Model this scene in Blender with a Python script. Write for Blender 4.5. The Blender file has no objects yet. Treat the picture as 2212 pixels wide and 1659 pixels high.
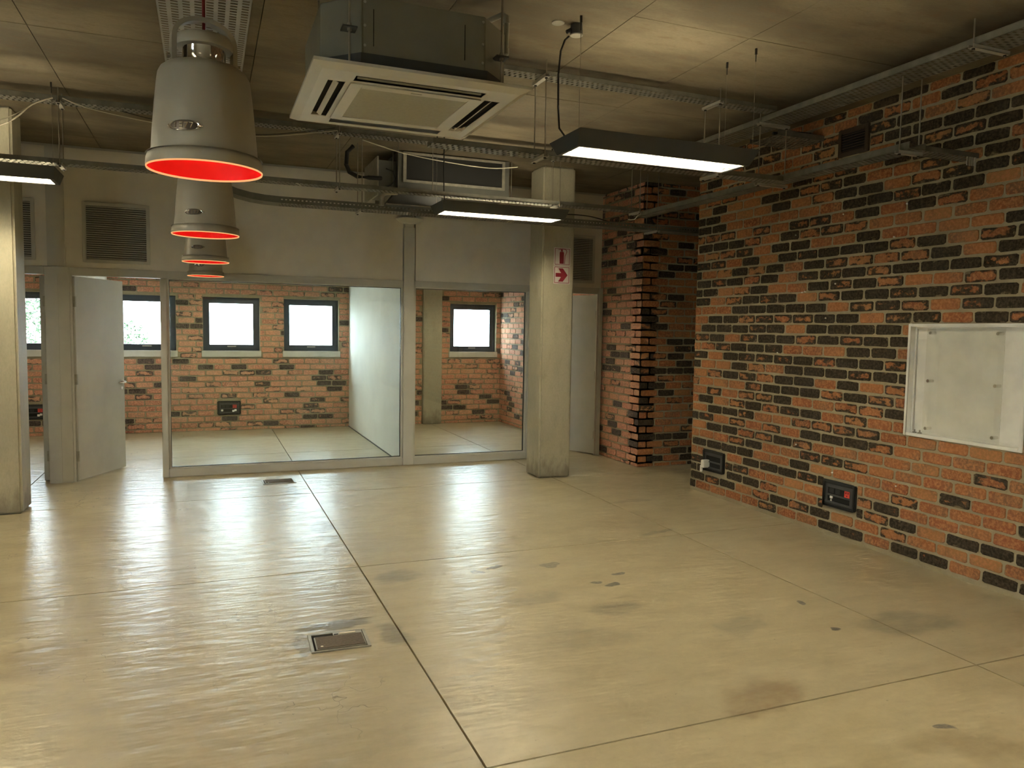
import bpy, bmesh, math, random
from mathutils import Vector, Matrix

random.seed(7)
scene = bpy.context.scene
COL = scene.collection
PI = math.pi

# ------------------------------------------------------------------ camera
F_PX, YAW, PITCH, ROLL, EYE = 1649.62, 0.381305, 0.071255, 0.016117, 1.55
cam_data = bpy.data.cameras.new('camera')
cam_data.sensor_fit = 'HORIZONTAL'
cam_data.sensor_width = 36.0
cam_data.lens = F_PX / 2212.0 * 36.0
cam_data.clip_start, cam_data.clip_end = 0.05, 500
cam = bpy.data.objects.new('camera', cam_data)
COL.objects.link(cam)
_f = Vector((math.sin(YAW) * math.cos(PITCH), math.cos(YAW) * math.cos(PITCH), -math.sin(PITCH)))
_r = Vector((math.cos(YAW), -math.sin(YAW), 0))
_u = _r.cross(_f)
_r2 = math.cos(ROLL) * _r + math.sin(ROLL) * _u
_u2 = -math.sin(ROLL) * _r + math.cos(ROLL) * _u
cam.matrix_world = Matrix(((_r2.x, _u2.x, -_f.x, 0.0), (_r2.y, _u2.y, -_f.y, 0.0), (_r2.z, _u2.z, -_f.z, EYE), (0, 0, 0, 1)))
scene.camera = cam
CAMP = Vector((0, 0, EYE))


def project(p):
    d = Vector(p) - CAMP
    z = d.dot(_f)
    if z < 0.1:
        return None
    return 1106 + F_PX * d.dot(_r2) / z, 829.5 - F_PX * d.dot(_u2) / z, z


# ------------------------------------------------------------------ world, exposure
SKY_STRENGTH = 8.8
TUBE_STRENGTH = 48.0
TUBE_COLOR = (1.0, 0.87, 0.58)
world = bpy.data.worlds.new('overcast_sky')
scene.world = world
world.use_nodes = True
bg = world.node_tree.nodes['Background']
bg.inputs[0].default_value = (0.80, 0.90, 1.0, 1)
bg.inputs[1].default_value = SKY_STRENGTH
vs = scene.view_settings
vs.view_transform = 'Standard'
vs.look = 'None'
vs.exposure = 1.75
vs.gamma = 1.0
vs.use_curve_mapping = False
scene.cycles.use_adaptive_sampling = True
scene.cycles.adaptive_threshold = 0.15
scene.cycles.max_bounces = 6
scene.cycles.diffuse_bounces = 4
scene.cycles.glossy_bounces = 4
scene.cycles.transparent_max_bounces = 10
scene.cycles.caustics_reflective = False
scene.cycles.caustics_refractive = False


# ------------------------------------------------------------------ material helpers
class NT:
    def __init__(self, name):
        self.m = bpy.data.materials.new(name)
        self.m.use_nodes = True
        self.t = self.m.node_tree
        self.b = self.t.nodes['Principled BSDF']
        self.out = self.t.nodes['Material Output']

    def n(self, kind, **kw):
        nd = self.t.nodes.new(kind)
        for k, v in kw.items():
            setattr(nd, k, v)
        return nd

    def l(self, a, b):
        self.t.links.new(a, b)

    def val(self, sock, v):
        if isinstance(v, bpy.types.NodeSocket):
            self.l(v, sock)
        else:
            if isinstance(v, tuple) and len(v) == 3 and sock.type == 'RGBA':
                v = v + (1,)
            sock.default_value = v

    def math(self, op, a, b=0.0, c=0.0, clamp=False):
        nd = self.n('ShaderNodeMath', operation=op, use_clamp=clamp)
        self.val(nd.inputs[0], a)
        self.val(nd.inputs[1], b)
        self.val(nd.inputs[2], c)
        return nd.outputs[0]

    def vmath(self, op, a, b=(0, 0, 0)):
        nd = self.n('ShaderNodeVectorMath', operation=op)
        self.val(nd.inputs[0], a)
        self.val(nd.inputs[1], b)
        return nd.outputs[0]

    def mix(self, fac, a, b, blend='MIX'):
        nd = self.n('ShaderNodeMix', data_type='RGBA', blend_type=blend)
        self.val(nd.inputs[0], fac)
        self.val(nd.inputs[6], a)
        self.val(nd.inputs[7], b)
        return nd.outputs[2]

    def noise(self, vec, scale, detail=3.0, rough=0.55, dist=0.0):
        nd = self.n('ShaderNodeTexNoise')
        if vec is not None:
            self.l(vec, nd.inputs['Vector'])
        nd.inputs['Scale'].default_value = scale
        nd.inputs['Detail'].default_value = detail
        nd.inputs['Roughness'].default_value = rough
        nd.inputs['Distortion'].default_value = dist
        return nd.outputs[0]

    def smooth(self, v, a, b, lo=0.0, hi=1.0):
        nd = self.n('ShaderNodeMapRange', interpolation_type='SMOOTHSTEP')
        self.val(nd.inputs[0], v)
        nd.inputs[1].default_value = a
        nd.inputs[2].default_value = b
        nd.inputs[3].default_value = lo
        nd.inputs[4].default_value = hi
        return nd.outputs[0]

    def pos(self):
        return self.n('ShaderNodeNewGeometry').outputs['Position']

    def mapv(self, vec, scale):
        nd = self.n('ShaderNodeMapping')
        self.l(vec, nd.inputs[0])
        nd.inputs['Scale'].default_value = scale
        return nd.outputs[0]

    def bump(self, h, strength, dist=0.01):
        nd = self.n('ShaderNodeBump')
        self.l(h, nd.inputs['Height'])
        nd.inputs['Strength'].default_value = strength
        nd.inputs['Distance'].default_value = dist
        self.l(nd.outputs[0], self.b.inputs['Normal'])

    def base(self, c):
        self.val(self.b.inputs['Base Color'], c)

    def set(self, rough=None, metal=None, spec=None):
        if rough is not None:
            self.val(self.b.inputs['Roughness'], rough)
        if metal is not None:
            self.val(self.b.inputs['Metallic'], metal)
        if spec is not None:
            self.val(self.b.inputs['Specular IOR Level'], spec)


def paint(name, c, rough=0.5, metal=0.0, var=0.06, scale=6.0, bump=0.0):
    t = NT(name)
    n = t.noise(t.pos(), scale, 4)
    t.base(t.mix(t.smooth(n, 0.3, 0.7), tuple(x * (1 - var) for x in c), tuple(min(1, x * (1 + var)) for x in c)))
    t.set(rough, metal)
    if bump:
        t.bump(t.noise(t.pos(), 180, 3), bump, 0.002)
    return t.m


def emit(name, c, s):
    t = NT(name)
    e = t.n('ShaderNodeEmission')
    e.inputs[0].default_value = (*c, 1)
    e.inputs[1].default_value = s
    t.l(e.outputs[0], t.out.inputs[0])
    return t.m


def thin_glass(name, tint=(0.93, 0.97, 0.96), ior=1.5, rough=0.0):
    t = NT(name)
    ge = t.n('ShaderNodeNewGeometry')
    dp = t.n('ShaderNodeVectorMath', operation='DOT_PRODUCT')
    t.l(ge.outputs['Incoming'], dp.inputs[0])
    t.l(ge.outputs['Normal'], dp.inputs[1])
    f0 = ((ior - 1) / (ior + 1)) ** 2
    k = t.math('POWER', t.math('SUBTRACT', 1.0, t.math('ABSOLUTE', dp.outputs['Value']), clamp=True), 5.0)
    fr = t.math('MULTIPLY_ADD', k, 1 - f0, f0)
    tr = t.n('ShaderNodeBsdfTransparent')
    tr.inputs[0].default_value = (*tint, 1)
    gl = t.n('ShaderNodeBsdfGlossy')
    gl.inputs['Roughness'].default_value = rough
    mx = t.n('ShaderNodeMixShader')
    t.l(fr, mx.inputs[0])
    t.l(tr.outputs[0], mx.inputs[1])
    t.l(gl.outputs[0], mx.inputs[2])
    t.l(mx.outputs[0], t.out.inputs[0])
    return t.m


def brick_mat(name, from_attr, orange, red, brown, black0=(0.020, 0.015, 0.010), black1=(0.080, 0.056, 0.034), ochre=(0.36, 0.195, 0.078)):
    t = NT(name)
    if from_attr:
        c = t.n('ShaderNodeAttribute', attribute_name='brick_param').outputs['Color']
    else:
        c = t.n('ShaderNodeObjectInfo').outputs['Color']
    sp = t.n('ShaderNodeSeparateColor')
    t.l(c, sp.inputs[0])
    r, g, b = sp.outputs[0], sp.outputs[1], sp.outputs[2]
    uv = t.n('ShaderNodeSeparateXYZ')
    t.l(t.n('ShaderNodeUVMap', uv_map='UVMap').outputs[0], uv.inputs[0])
    eu = t.math('MULTIPLY', t.math('MINIMUM', uv.outputs[0], t.math('SUBTRACT', 1.0, uv.outputs[0])), 0.22)
    ev = t.math('MULTIPLY', t.math('MINIMUM', uv.outputs[1], t.math('SUBTRACT', 1.0, uv.outputs[1])), 0.073)
    e = t.math('MINIMUM', eu, ev)
    p = t.vmath('ADD', t.pos(), t.vmath('MULTIPLY', c, (13.0, 29.0, 57.0)))
    n1 = t.noise(t.mapv(p, (1, 1, 1.5)), 13, 3, 0.62)
    n2 = t.noise(p, 55, 2, 0.65)
    n3 = t.noise(p, 5, 2)
    edge = t.smooth(e, 0.002, 0.022, 1.0, 0.0)
    # ring of scorching at the arrises, open centre
    s = t.math('ADD', t.math('MULTIPLY', t.math('SUBTRACT', n1, 0.5), 1.7), t.math('MULTIPLY', edge, 0.27))
    s = t.math('ADD', s, t.math('MULTIPLY', t.math('SUBTRACT', n2, 0.5), 0.5))
    s = t.math('ADD', s, t.math('MULTIPLY_ADD', r, 1.6, -0.84))
    burn = t.smooth(s, 0.0, 0.22)
    body = t.mix(g, orange, red)
    body = t.mix(t.smooth(b, 0.72, 0.95, 0.0, 0.7), body, ochre)
    body = t.mix(t.smooth(b, 0.0, 0.3, 0.5, 0.0), body, tuple(x * 0.55 for x in red))
    body = t.mix(t.smooth(n3, 0.42, 0.72), body, brown)
    body = t.mix(t.smooth(n2, 0.35, 0.75), body, tuple(min(1, x * 1.35 + 0.015) for x in orange))
    black = t.mix(t.smooth(n2, 0.3, 0.75), black0, black1)
    col = t.mix(burn, body, black)
    # smeared mortar on the faces
    sm = t.smooth(t.math('ADD', n1, t.math('MULTIPLY', edge, 0.12)), 0.70, 0.82)
    col = t.mix(t.math('MULTIPLY', sm, 0.6), col, (0.27, 0.21, 0.125))
    t.base(col)
    t.set(0.85, spec=0.25)
    t.bump(n2, 0.55, 0.005)
    return t.m


def concrete(name, c1, c2, c3, rough=0.8, streak=(1, 1, 1), bump=0.3, grime=None):
    t = NT(name)
    p = t.mapv(t.pos(), streak)
    n1 = t.noise(p, 1.3, 5, 0.6)
    n2 = t.noise(p, 9, 6, 0.65)
    n3 = t.noise(p, 70, 3, 0.6)
    col = t.mix(t.smooth(n1, 0.35, 0.65), c1, c2)
    col = t.mix(t.math('MULTIPLY', t.smooth(n2, 0.5, 0.75), 0.7), col, c3)
    col = t.mix(t.smooth(n3, 0.3, 0.8, 0, 0.25), col, tuple(x * 0.6 for x in c1))
    if grime:
        s = t.n('ShaderNodeSeparateXYZ')
        t.l(t.pos(), s.inputs[0])
        gz = t.math('ADD', s.outputs[2], t.math('MULTIPLY', t.math('SUBTRACT', n2, 0.5), 0.6))
        col = t.mix(t.smooth(gz, 0.0, 0.24, 0.6, 0.0), col, grime)
    t.base(col)
    t.set(rough)
    t.bump(n2, bump, 0.005)
    return t.m


def floor_mat():
    t = NT('polished_concrete')
    pos = t.pos()
    rnd = t.n('ShaderNodeObjectInfo').outputs['Random']
    p = t.mapv(pos, (0.8, 1.3, 1))
    n1 = t.noise(p, 0.7, 3, 0.6)
    n2 = t.noise(t.mapv(pos, (1.0, 1.8, 1)), 5, 4, 0.68)
    n3 = t.noise(pos, 38, 3, 0.7)
    n4 = t.noise(t.mapv(pos, (1, 2.2, 1)), 2.1, 2, 0.6)
    col = t.mix(t.smooth(n1, 0.32, 0.68), (0.465, 0.40, 0.25), (0.53, 0.465, 0.305))
    col = t.mix(t.smooth(n2, 0.30, 0.75, 0, 0.50), col, (0.36, 0.30, 0.185))
    col = t.mix(t.smooth(n3, 0.30, 0.75, 0, 0.22), col, (0.30, 0.25, 0.16))
    col = t.mix(t.smooth(n4, 0.35, 0.75, 0, 0.45), col, (0.62, 0.55, 0.375))
    col = t.mix(t.smooth(rnd, 0.0, 1.0, 0.0, 0.22), col, (0.40, 0.37, 0.29))
    # speckle pits
    pit = t.smooth(n3, 0.64, 0.72)
    patch = t.smooth(n4, 0.50, 0.66)
    col = t.mix(t.math('MULTIPLY', pit, t.math('MULTIPLY', patch, 0.65)), col, (0.13, 0.115, 0.085))
    # stains with their own outline: (x, y, rx, ry, angle, strength, colour)
    st = [(3.52, 2.94, 0.33, 0.17, -0.15, 0.55, (0.20, 0.19, 0.14)), (2.19, 2.53, 0.30, 0.13, 0.35, 0.55, (0.25, 0.18, 0.11)),
          (2.66, 1.95, 0.26, 0.12, -0.4, 0.4, (0.24, 0.18, 0.10)), (2.13, 3.66, 0.18, 0.12, 0.0, 0.5, (0.19, 0.17, 0.13)),
          (1.10, 4.60, 0.20, 0.14, 0.3, 0.5, (0.22, 0.20, 0.15)), (2.22, 4.10, 0.05, 0.04, 0, 0.85, (0.12, 0.12, 0.10)),
          (2.42, 4.20, 0.045, 0.035, 0, 0.85, (0.11, 0.11, 0.10)), (2.30, 4.02, 0.06, 0.03, 0.4, 0.8, (0.13, 0.13, 0.11)),
          (1.59, 4.51, 0.05, 0.035, 0, 0.8, (0.18, 0.17, 0.15)), (1.73, 4.57, 0.06, 0.03, 0.2, 0.8, (0.17, 0.16, 0.14)),
          (2.10, 4.50, 0.07, 0.06, 0, 0.65, (0.17, 0.16, 0.13)), (3.17, 3.36, 0.028, 0.024, 0, 0.9, (0.09, 0.09, 0.09)),
          (3.06, 3.0, 0.03, 0.022, 0, 0.9, (0.09, 0.09, 0.09)), (2.72, 2.05, 0.035, 0.025, 0, 0.9, (0.09, 0.09, 0.09)),
          (0.60, 3.92, 0.22, 0.08, 0.1, 0.75, (0.15, 0.135, 0.10)), (0.86, 3.72, 0.10, 0.16, 0.2, 0.6, (0.18, 0.16, 0.12)),
          (0.42, 3.72, 0.05, 0.14, 0, 0.6, (0.19, 0.17, 0.12)), (0.83, 6.0, 0.10, 0.35, -0.15, 0.45, (0.25, 0.19, 0.12)),
          (0.75, 7.35, 0.07, 0.2, 0.0, 0.5, (0.24, 0.22, 0.17)), (-0.59, 7.74, 0.13, 0.07, 0.2, 0.8, (0.24, 0.20, 0.13)),
          (-0.77, 3.96, 0.30, 0.22, 0.3, 0.4, (0.25, 0.19, 0.11)), (1.75, 3.95, 0.22, 0.10, 0.1, 0.35, (0.22, 0.20, 0.15)),
          (2.62, 3.2, 0.22, 0.12, 0.4, 0.3, (0.22, 0.21, 0.16)), (3.25, 5.0, 0.20, 0.05, 0.2, 0.6, (0.20, 0.18, 0.13)),
          (3.6, 6.0, 0.3, 0.07, 0.1, 0.35, (0.22, 0.19, 0.12)), (1.78, 3.35, 0.3, 0.14, -0.3, 0.25, (0.24, 0.21, 0.15))]
    warp = t.vmath('MULTIPLY', t.vmath('SUBTRACT', t.n('ShaderNodeTexNoise').outputs[1], (0.5, 0.5, 0.5)), (1, 1, 0))
    wn = warp.node.inputs[0].links[0].from_node.inputs[0].links[0].from_node
    t.l(pos, wn.inputs['Vector'])
    wn.inputs['Scale'].default_value = 7
    wn.inputs['Detail'].default_value = 2
    wp = t.vmath('ADD', pos, t.vmath('MULTIPLY', warp, (0.16, 0.16, 0)))
    for (x, y, rx, ry, a, k, c) in st:
        k = min(0.95, k + 0.15)
        mp = t.n('ShaderNodeMapping', vector_type='TEXTURE')
        t.l(wp, mp.inputs[0])
        mp.inputs['Location'].default_value = (x, y, 0)
        mp.inputs['Rotation'].default_value = (0, 0, a)
        mp.inputs['Scale'].default_value = (rx, ry, 1)
        fl = t.vmath('MULTIPLY', mp.outputs[0], (1, 1, 0))
        ln = t.n('ShaderNodeVectorMath', operation='LENGTH')
        t.l(fl, ln.inputs[0])
        col = t.mix(t.math('MULTIPLY', t.smooth(ln.outputs['Value'], 0.55 if rx > 0.09 else 0.8, 1.1, k, 0.0), t.smooth(n2 if rx > 0.09 else n3, 0.25, 0.65, 0.55 if rx > 0.09 else 0.6, 1.0)), col, c)
    # hairline cracks
    vo = t.n('ShaderNodeTexVoronoi', feature='DISTANCE_TO_EDGE')
    t.l(t.vmath('ADD', pos, t.vmath('MULTIPLY', warp, (0.3, 0.3, 0))), vo.inputs['Vector'])
    vo.inputs['Scale'].default_value = 3.2
    cm = t.smooth(n1, 0.50, 0.60)
    sx = t.n('ShaderNodeSeparateXYZ')
    t.l(pos, sx.inputs[0])
    cm = t.math('MULTIPLY', cm, t.smooth(sx.outputs[0], 0.5, 0.95, 1.0, 0.12))
    crack = t.math('MULTIPLY', t.smooth(vo.outputs['Distance'], 0.002, 0.009, 1.0, 0.0), cm)
    col = t.mix(t.math('MULTIPLY', crack, 0.7), col, (0.14, 0.115, 0.08))
    t.base(col)
    rg = t.smooth(n2, 0.2, 0.8, 0.285, 0.345)
    t.set(rg, spec=0.5)
    wv = t.noise(t.mapv(pos, (0.55, 1.7, 1)), 7.5, 2, 0.55)
    t.bump(wv, 0.34, 0.02)
    return t.m


M = {}
M['mortar'] = concrete('mortar', (0.31, 0.26, 0.165), (0.38, 0.325, 0.21), (0.27, 0.225, 0.145), 0.95, (3, 3, 3), 0.5)
M['brick_obj'] = brick_mat('clay_brick', False, (0.34, 0.140, 0.052), (0.27, 0.090, 0.040), (0.21, 0.112, 0.058))
M['brick_att'] = brick_mat('clay_brick_joined', True, (0.34, 0.140, 0.052), (0.27, 0.090, 0.040), (0.21, 0.112, 0.058))
M['redbrick_obj'] = brick_mat('red_brick', False, (0.56, 0.275, 0.17), (0.48, 0.20, 0.14), (0.46, 0.28, 0.185), (0.05, 0.04, 0.036), (0.17, 0.125, 0.10), (0.52, 0.33, 0.19))  # redder brick, paled further to put window glare into its colour
M['redbrick_att'] = brick_mat('red_brick_joined', True, (0.56, 0.275, 0.17), (0.48, 0.20, 0.14), (0.46, 0.28, 0.185), (0.05, 0.04, 0.036), (0.17, 0.125, 0.10), (0.52, 0.33, 0.19))
M['floor'] = floor_mat()
M['joint'] = paint('dark_joint', (0.055, 0.045, 0.032), 0.9)
M['ceiling'] = concrete('offform_concrete', (0.125, 0.100, 0.062), (0.215, 0.178, 0.116), (0.15, 0.095, 0.048), 0.85, (0.8, 1.9, 1), 0.5)
M['column'] = concrete('column_concrete', (0.42, 0.39, 0.29), (0.50, 0.465, 0.35), (0.36, 0.33, 0.24), 0.6, (1.5, 1.5, 0.6), 0.25, (0.12, 0.105, 0.08))
M['panel'] = paint('offwhite_board', (0.80, 0.77, 0.70), 0.7, var=0.03)
M['frame'] = paint('grey_powder_coat', (0.58, 0.575, 0.53), 0.42, var=0.03)
M['door'] = paint('grey_door_paint', (0.56, 0.55, 0.50), 0.45, var=0.03)
M['white_wall'] = paint('white_paint', (0.74, 0.73, 0.67), 0.75, var=0.04, scale=2)
M['plain_wall'] = paint('plaster_paint', (0.50, 0.45, 0.34), 0.8, var=0.06, scale=2)
M['win_frame'] = paint('dark_aluminium', (0.045, 0.055, 0.075), 0.4)
M['sill'] = paint('sill_plaster', (0.60, 0.58, 0.52), 0.6)
M['glass'] = thin_glass('clear_glass')
M['acrylic'] = thin_glass('clear_acrylic', (0.985, 0.985, 0.97), 1.49)
M['galv'] = paint('galvanised_steel', (0.20, 0.195, 0.165), 0.45, 0.4, var=0.15, scale=14)
M['galv_pale'] = paint('pale_tray_steel', (0.34, 0.34, 0.34), 0.45, 0.35, var=0.08, scale=14)
M['alu'] = paint('aluminium_profile', (0.60, 0.58, 0.52), 0.35, 0.5)
M['rod'] = paint('threaded_rod', (0.34, 0.31, 0.25), 0.4, 0.8)
M['lum_body'] = paint('charcoal_paint', (0.042, 0.043, 0.043), 0.55)
M['louvre'] = paint('bright_louvre', (0.86, 0.86, 0.85), 0.35, 0.0, var=0.02)
M['tube'] = emit('fluorescent_tube', TUBE_COLOR, TUBE_STRENGTH)
M['cream'] = paint('cream_enamel', (0.37, 0.335, 0.26), 0.42, var=0.02)
M['red_in'] = paint('red_enamel', (0.80, 0.008, 0.012), 0.5, var=0.02)
M['rim'] = emit('rim_added_glow', (1.0, 0.46, 0.18), 0.30)  # emission added to the shade's lip so its edge looks lit
M['bulb'] = emit('warm_bulb', (1.0, 0.80, 0.58), 8.5)
M['chrome'] = paint('chrome', (0.80, 0.78, 0.74), 0.08, 1.0, var=0.01)
M['badge_dark'] = paint('badge_dark_metal', (0.10, 0.085, 0.075), 0.3, 0.8, var=0.02)
M['red_cord'] = paint('red_fabric_cord', (0.16, 0.008, 0.010), 0.8)
M['ac_white'] = paint('ac_plastic', (0.56, 0.53, 0.45), 0.45, var=0.02)
M['ac_mesh'] = paint('ac_filter_mesh', (0.36, 0.34, 0.26), 0.7, var=0.05, scale=60)
M['ac_case'] = paint('ac_sheet_steel', (0.20, 0.19, 0.14), 0.5, 0.1, var=0.06)
M['duct_steel'] = paint('duct_steel', (0.13, 0.13, 0.115), 0.5, 0.1)
M['black'] = paint('black_plastic', (0.012, 0.012, 0.012), 0.5)
M['dark'] = paint('dark_void', (0.008, 0.008, 0.008), 0.9)
M['darkgrey'] = paint('dark_grey_plastic', (0.052, 0.052, 0.05), 0.45)
M['redsock'] = paint('red_plastic', (0.62, 0.045, 0.03), 0.45)
M['white_pl'] = paint('white_plastic', (0.88, 0.86, 0.80), 0.4)
M['pvc'] = paint('grey_pvc', (0.30, 0.28, 0.22), 0.35)
M['sign_white'] = paint('sign_white', (0.62, 0.57, 0.54), 0.4, var=0.01)
M['sign_red'] = paint('sign_red', (0.27, 0.018, 0.035), 0.45, var=0.02)
M['carpet'] = paint('brown_carpet_inlay', (0.115, 0.092, 0.072), 0.95, var=0.2, scale=90)
M['zinc'] = paint('worn_zinc', (0.40, 0.38, 0.32), 0.45, 0.5, var=0.12, scale=20)
M['label'] = paint('paper_label', (0.80, 0.74, 0.58), 0.6)
M['ventbrown'] = paint('brown_vent', (0.05, 0.030, 0.017), 0.7)
M['cablewhite'] = paint('pale_cable', (0.50, 0.46, 0.36), 0.5)
M['leaf'] = paint('leaf_green', (0.028, 0.066, 0.022), 0.6, var=0.6, scale=9)
M['bark'] = paint('bark', (0.14, 0.10, 0.06), 0.9)
M['paving'] = paint('pale_paving', (0.55, 0.54, 0.50), 0.9, var=0.1, scale=1)


# ------------------------------------------------------------------ geometry helpers
class MB:
    """collects shapes in world coordinates; build() links them as one mesh object"""

    def __init__(self):
        self.bm = bmesh.new()

    def face(self, pts):
        vs_ = [self.bm.verts.new(p) for p in pts]
        return self.bm.faces.new(vs_)

    def hexa(self, lo, hi):
        """lo, hi: four points each, same winding seen from above"""
        a = [self.bm.verts.new(p) for p in lo]
        b = [self.bm.verts.new(p) for p in hi]
        f = self.bm.faces.new
        f(a[::-1])
        f(b)
        for i in range(4):
            j = (i + 1) % 4
            f((a[i], a[j], b[j], b[i]))
        return self

    def box(self, x0, x1, y0, y1, z0, z1):
        x0, x1 = min(x0, x1), max(x0, x1)
        y0, y1 = min(y0, y1), max(y0, y1)
        z0, z1 = min(z0, z1), max(z0, z1)
        return self.hexa([(x0, y0, z0), (x1, y0, z0), (x1, y1, z0), (x0, y1, z0)], [(x0, y0, z1), (x1, y0, z1), (x1, y1, z1), (x0, y1, z1)])

    def obox(self, origin, ux, uy, uz, a, b):
        """box in a local frame: origin + coords"""
        o, ux, uy, uz = Vector(origin), Vector(ux), Vector(uy), Vector(uz)
        P = lambda x, y, z: o + ux * x + uy * y + uz * z
        (x0, y0, z0), (x1, y1, z1) = a, b
        return self.hexa([P(x0, y0, z0), P(x1, y0, z0), P(x1, y1, z0), P(x0, y1, z0)], [P(x0, y0, z1), P(x1, y0, z1), P(x1, y1, z1), P(x0, y1, z1)])

    def ring_pts(self, c, r, ax, n, ph=0.0):
        ax = Vector(ax).normalized()
        t = Vector((0, 0, 1)) if abs(ax.z) < 0.9 else Vector((1, 0, 0))
        e1 = ax.cross(t).normalized()
        e2 = ax.cross(e1)
        return [Vector(c) + r * (math.cos(ph + 2 * PI * i / n) * e1 + math.sin(ph + 2 * PI * i / n) * e2) for i in range(n)]

    def tube(self, pts, r, n=8, caps=True):
        pts = [Vector(p) for p in pts]
        rings = []
        for i, p in enumerate(pts):
            a = pts[max(i - 1, 0)]
            b = pts[min(i + 1, len(pts) - 1)]
            rr = r[i] if isinstance(r, (list, tuple)) else r
            rings.append([self.bm.verts.new(q) for q in self.ring_pts(p, rr, b - a, n)])
        for a, b in zip(rings, rings[1:]):
            # match ring phase
            best = min(range(n), key=lambda k: (b[k].co - a[0].co).length)
            for i in range(n):
                self.bm.faces.new((a[i], a[(i + 1) % n], b[(i + 1 + best) % n], b[(i + best) % n]))
        if caps:
            self.bm.faces.new(rings[0][::-1])
            self.bm.faces.new(rings[-1])
        return self

    def cyl(self, p0, p1, r, n=12):
        return self.tube([p0, p1], r, n)

    def lathe(self, c, prof, n=40, closed=False):
        """prof: (radius, z) list, axis vertical through c"""
        cx, cy, cz = c
        rings = []
        for (r, z) in prof:
            if r < 1e-6:
                rings.append([self.bm.verts.new((cx, cy, cz + z))])
            else:
                rings.append([self.bm.verts.new((cx + r * math.cos(2 * PI * i / n), cy + r * math.sin(2 * PI * i / n), cz + z)) for i in range(n)])
        for a, b in zip(rings, rings[1:]):
            for i in range(n):
                j = (i + 1) % n
                if len(a) == 1 and len(b) > 1:
                    self.bm.faces.new((a[0], b[j], b[i]))
                elif len(b) == 1 and len(a) > 1:
                    self.bm.faces.new((a[i], a[j], b[0]))
                elif len(a) > 1:
                    self.bm.faces.new((a[i], a[j], b[j], b[i]))
        return self

    def prism(self, pts, d):
        """extrude a planar polygon by vector d"""
        d = Vector(d)
        a = [self.bm.verts.new(p) for p in pts]
        b = [self.bm.verts.new(Vector(p) + d) for p in pts]
        n = len(a)
        self.bm.faces.new(a[::-1])
        self.bm.faces.new(b)
        for i in range(n):
            self.bm.faces.new((a[i], a[(i + 1) % n], b[(i + 1) % n], b[i]))
        return self

    def plate(self, u0, u1, v0, v1, holes, fn):
        """rectangle with rectangular holes cut into cells, fn(u0,u1,v0,v1) makes each cell"""
        us = sorted({u0, u1, *[min(max(h[0], u0), u1) for h in holes], *[min(max(h[1], u0), u1) for h in holes]})
        for a, b in zip(us, us[1:]):
            if b - a < 1e-6:
                continue
            c = (a + b) / 2
            hs = sorted((max(h[2], v0), min(h[3], v1)) for h in holes if h[0] < c < h[1])
            v = v0
            for (p, q) in hs:
                if p - v > 1e-6:
                    fn(a, b, v, p)
                v = max(v, q)
            if v1 - v > 1e-6:
                fn(a, b, v, v1)
        return self

    def build(self, name, mat, parent=None, smooth=False, bevel=0.0, off=None):
        bm = self.bm
        bmesh.ops.recalc_face_normals(bm, faces=bm.faces)
        if bevel:
            bmesh.ops.remove_doubles(bm, verts=bm.verts, dist=1e-6)
            es = [e for e in bm.edges if len(e.link_faces) == 2 and e.calc_face_angle(0) > 0.6]
            bmesh.ops.bevel(bm, geom=es, offset=bevel, segments=2, affect='EDGES', clamp_overlap=True)
        o = off
        if o is None and parent is not None:
            o = parent.get('_o', None)
        me = bpy.data.meshes.new(name)
        if o is not None:
            bmesh.ops.translate(bm, verts=bm.verts, vec=(-o[0], -o[1], -o[2]))
        bm.to_mesh(me)
        bm.free()
        if smooth:
            for p in me.polygons:
                p.use_smooth = True
            me.set_sharp_from_angle(angle=0.7)
        me.materials.append(M[mat] if isinstance(mat, str) else mat)
        ob = bpy.data.objects.new(name, me)
        COL.objects.link(ob)
        if parent is not None:
            ob.parent = parent
            if o is not None:
                ob['_o'] = list(o)
        elif o is not None:
            ob.location = o
        return ob


def B(x0, x1, y0, y1, z0, z1):
    return MB().box(x0, x1, y0, y1, z0, z1)


def tag(o, label, cat, group=None):
    o['label'] = label
    o['category'] = cat
    if group:
        o['group'] = group
    return o


def struct(o):
    o['kind'] = 'structure'
    return o


def thing(name, loc, label, cat, group=None):
    o = bpy.data.objects.new(name, None)
    o.empty_display_size = 0.1
    COL.objects.link(o)
    o.location = loc
    o['_o'] = list(loc)
    return tag(o, label, cat, group)


def node(name, loc, parent=None):
    o = bpy.data.objects.new(name, None)
    COL.objects.link(o)
    o.location = loc
    o['_o'] = list(loc)
    return o


# ------------------------------------------------------------------ room dimensions
ZC = 3.22
XR, YR1 = 4.46, 6.31        # right brick wall plane and its far end
XS = 4.57                   # side wall plane behind
YA = 7.50                   # alcove face
YP = 8.38                   # glazed partition front
YB = 11.95                  # outer wall inner face
XL, YN, XE = -5.5, -4.0, 6.6

# ------------------------------------------------------------------ floor: slabs with saw-cut joints
fl = struct(B(XL - 0.2, XE + 0.2, YN - 0.2, YB + 0.3, -0.16, -0.05).build('floor', 'joint'))
xs = [XL - 0.2, -4.03, -1.563, 0.903, 3.37, XE + 0.2]
ys = [YN - 0.2, -2.40, 0.02, 2.437, 4.865, 7.20, 9.62, YB + 0.3]
g = 0.0045
for i in range(len(xs) - 1):
    for j in range(len(ys) - 1):
        mb = B(xs[i] + g, xs[i + 1] - g, ys[j] + g, ys[j + 1] - g, -0.05, 0.0)
        mb.build('slab', 'floor', fl)

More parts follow.
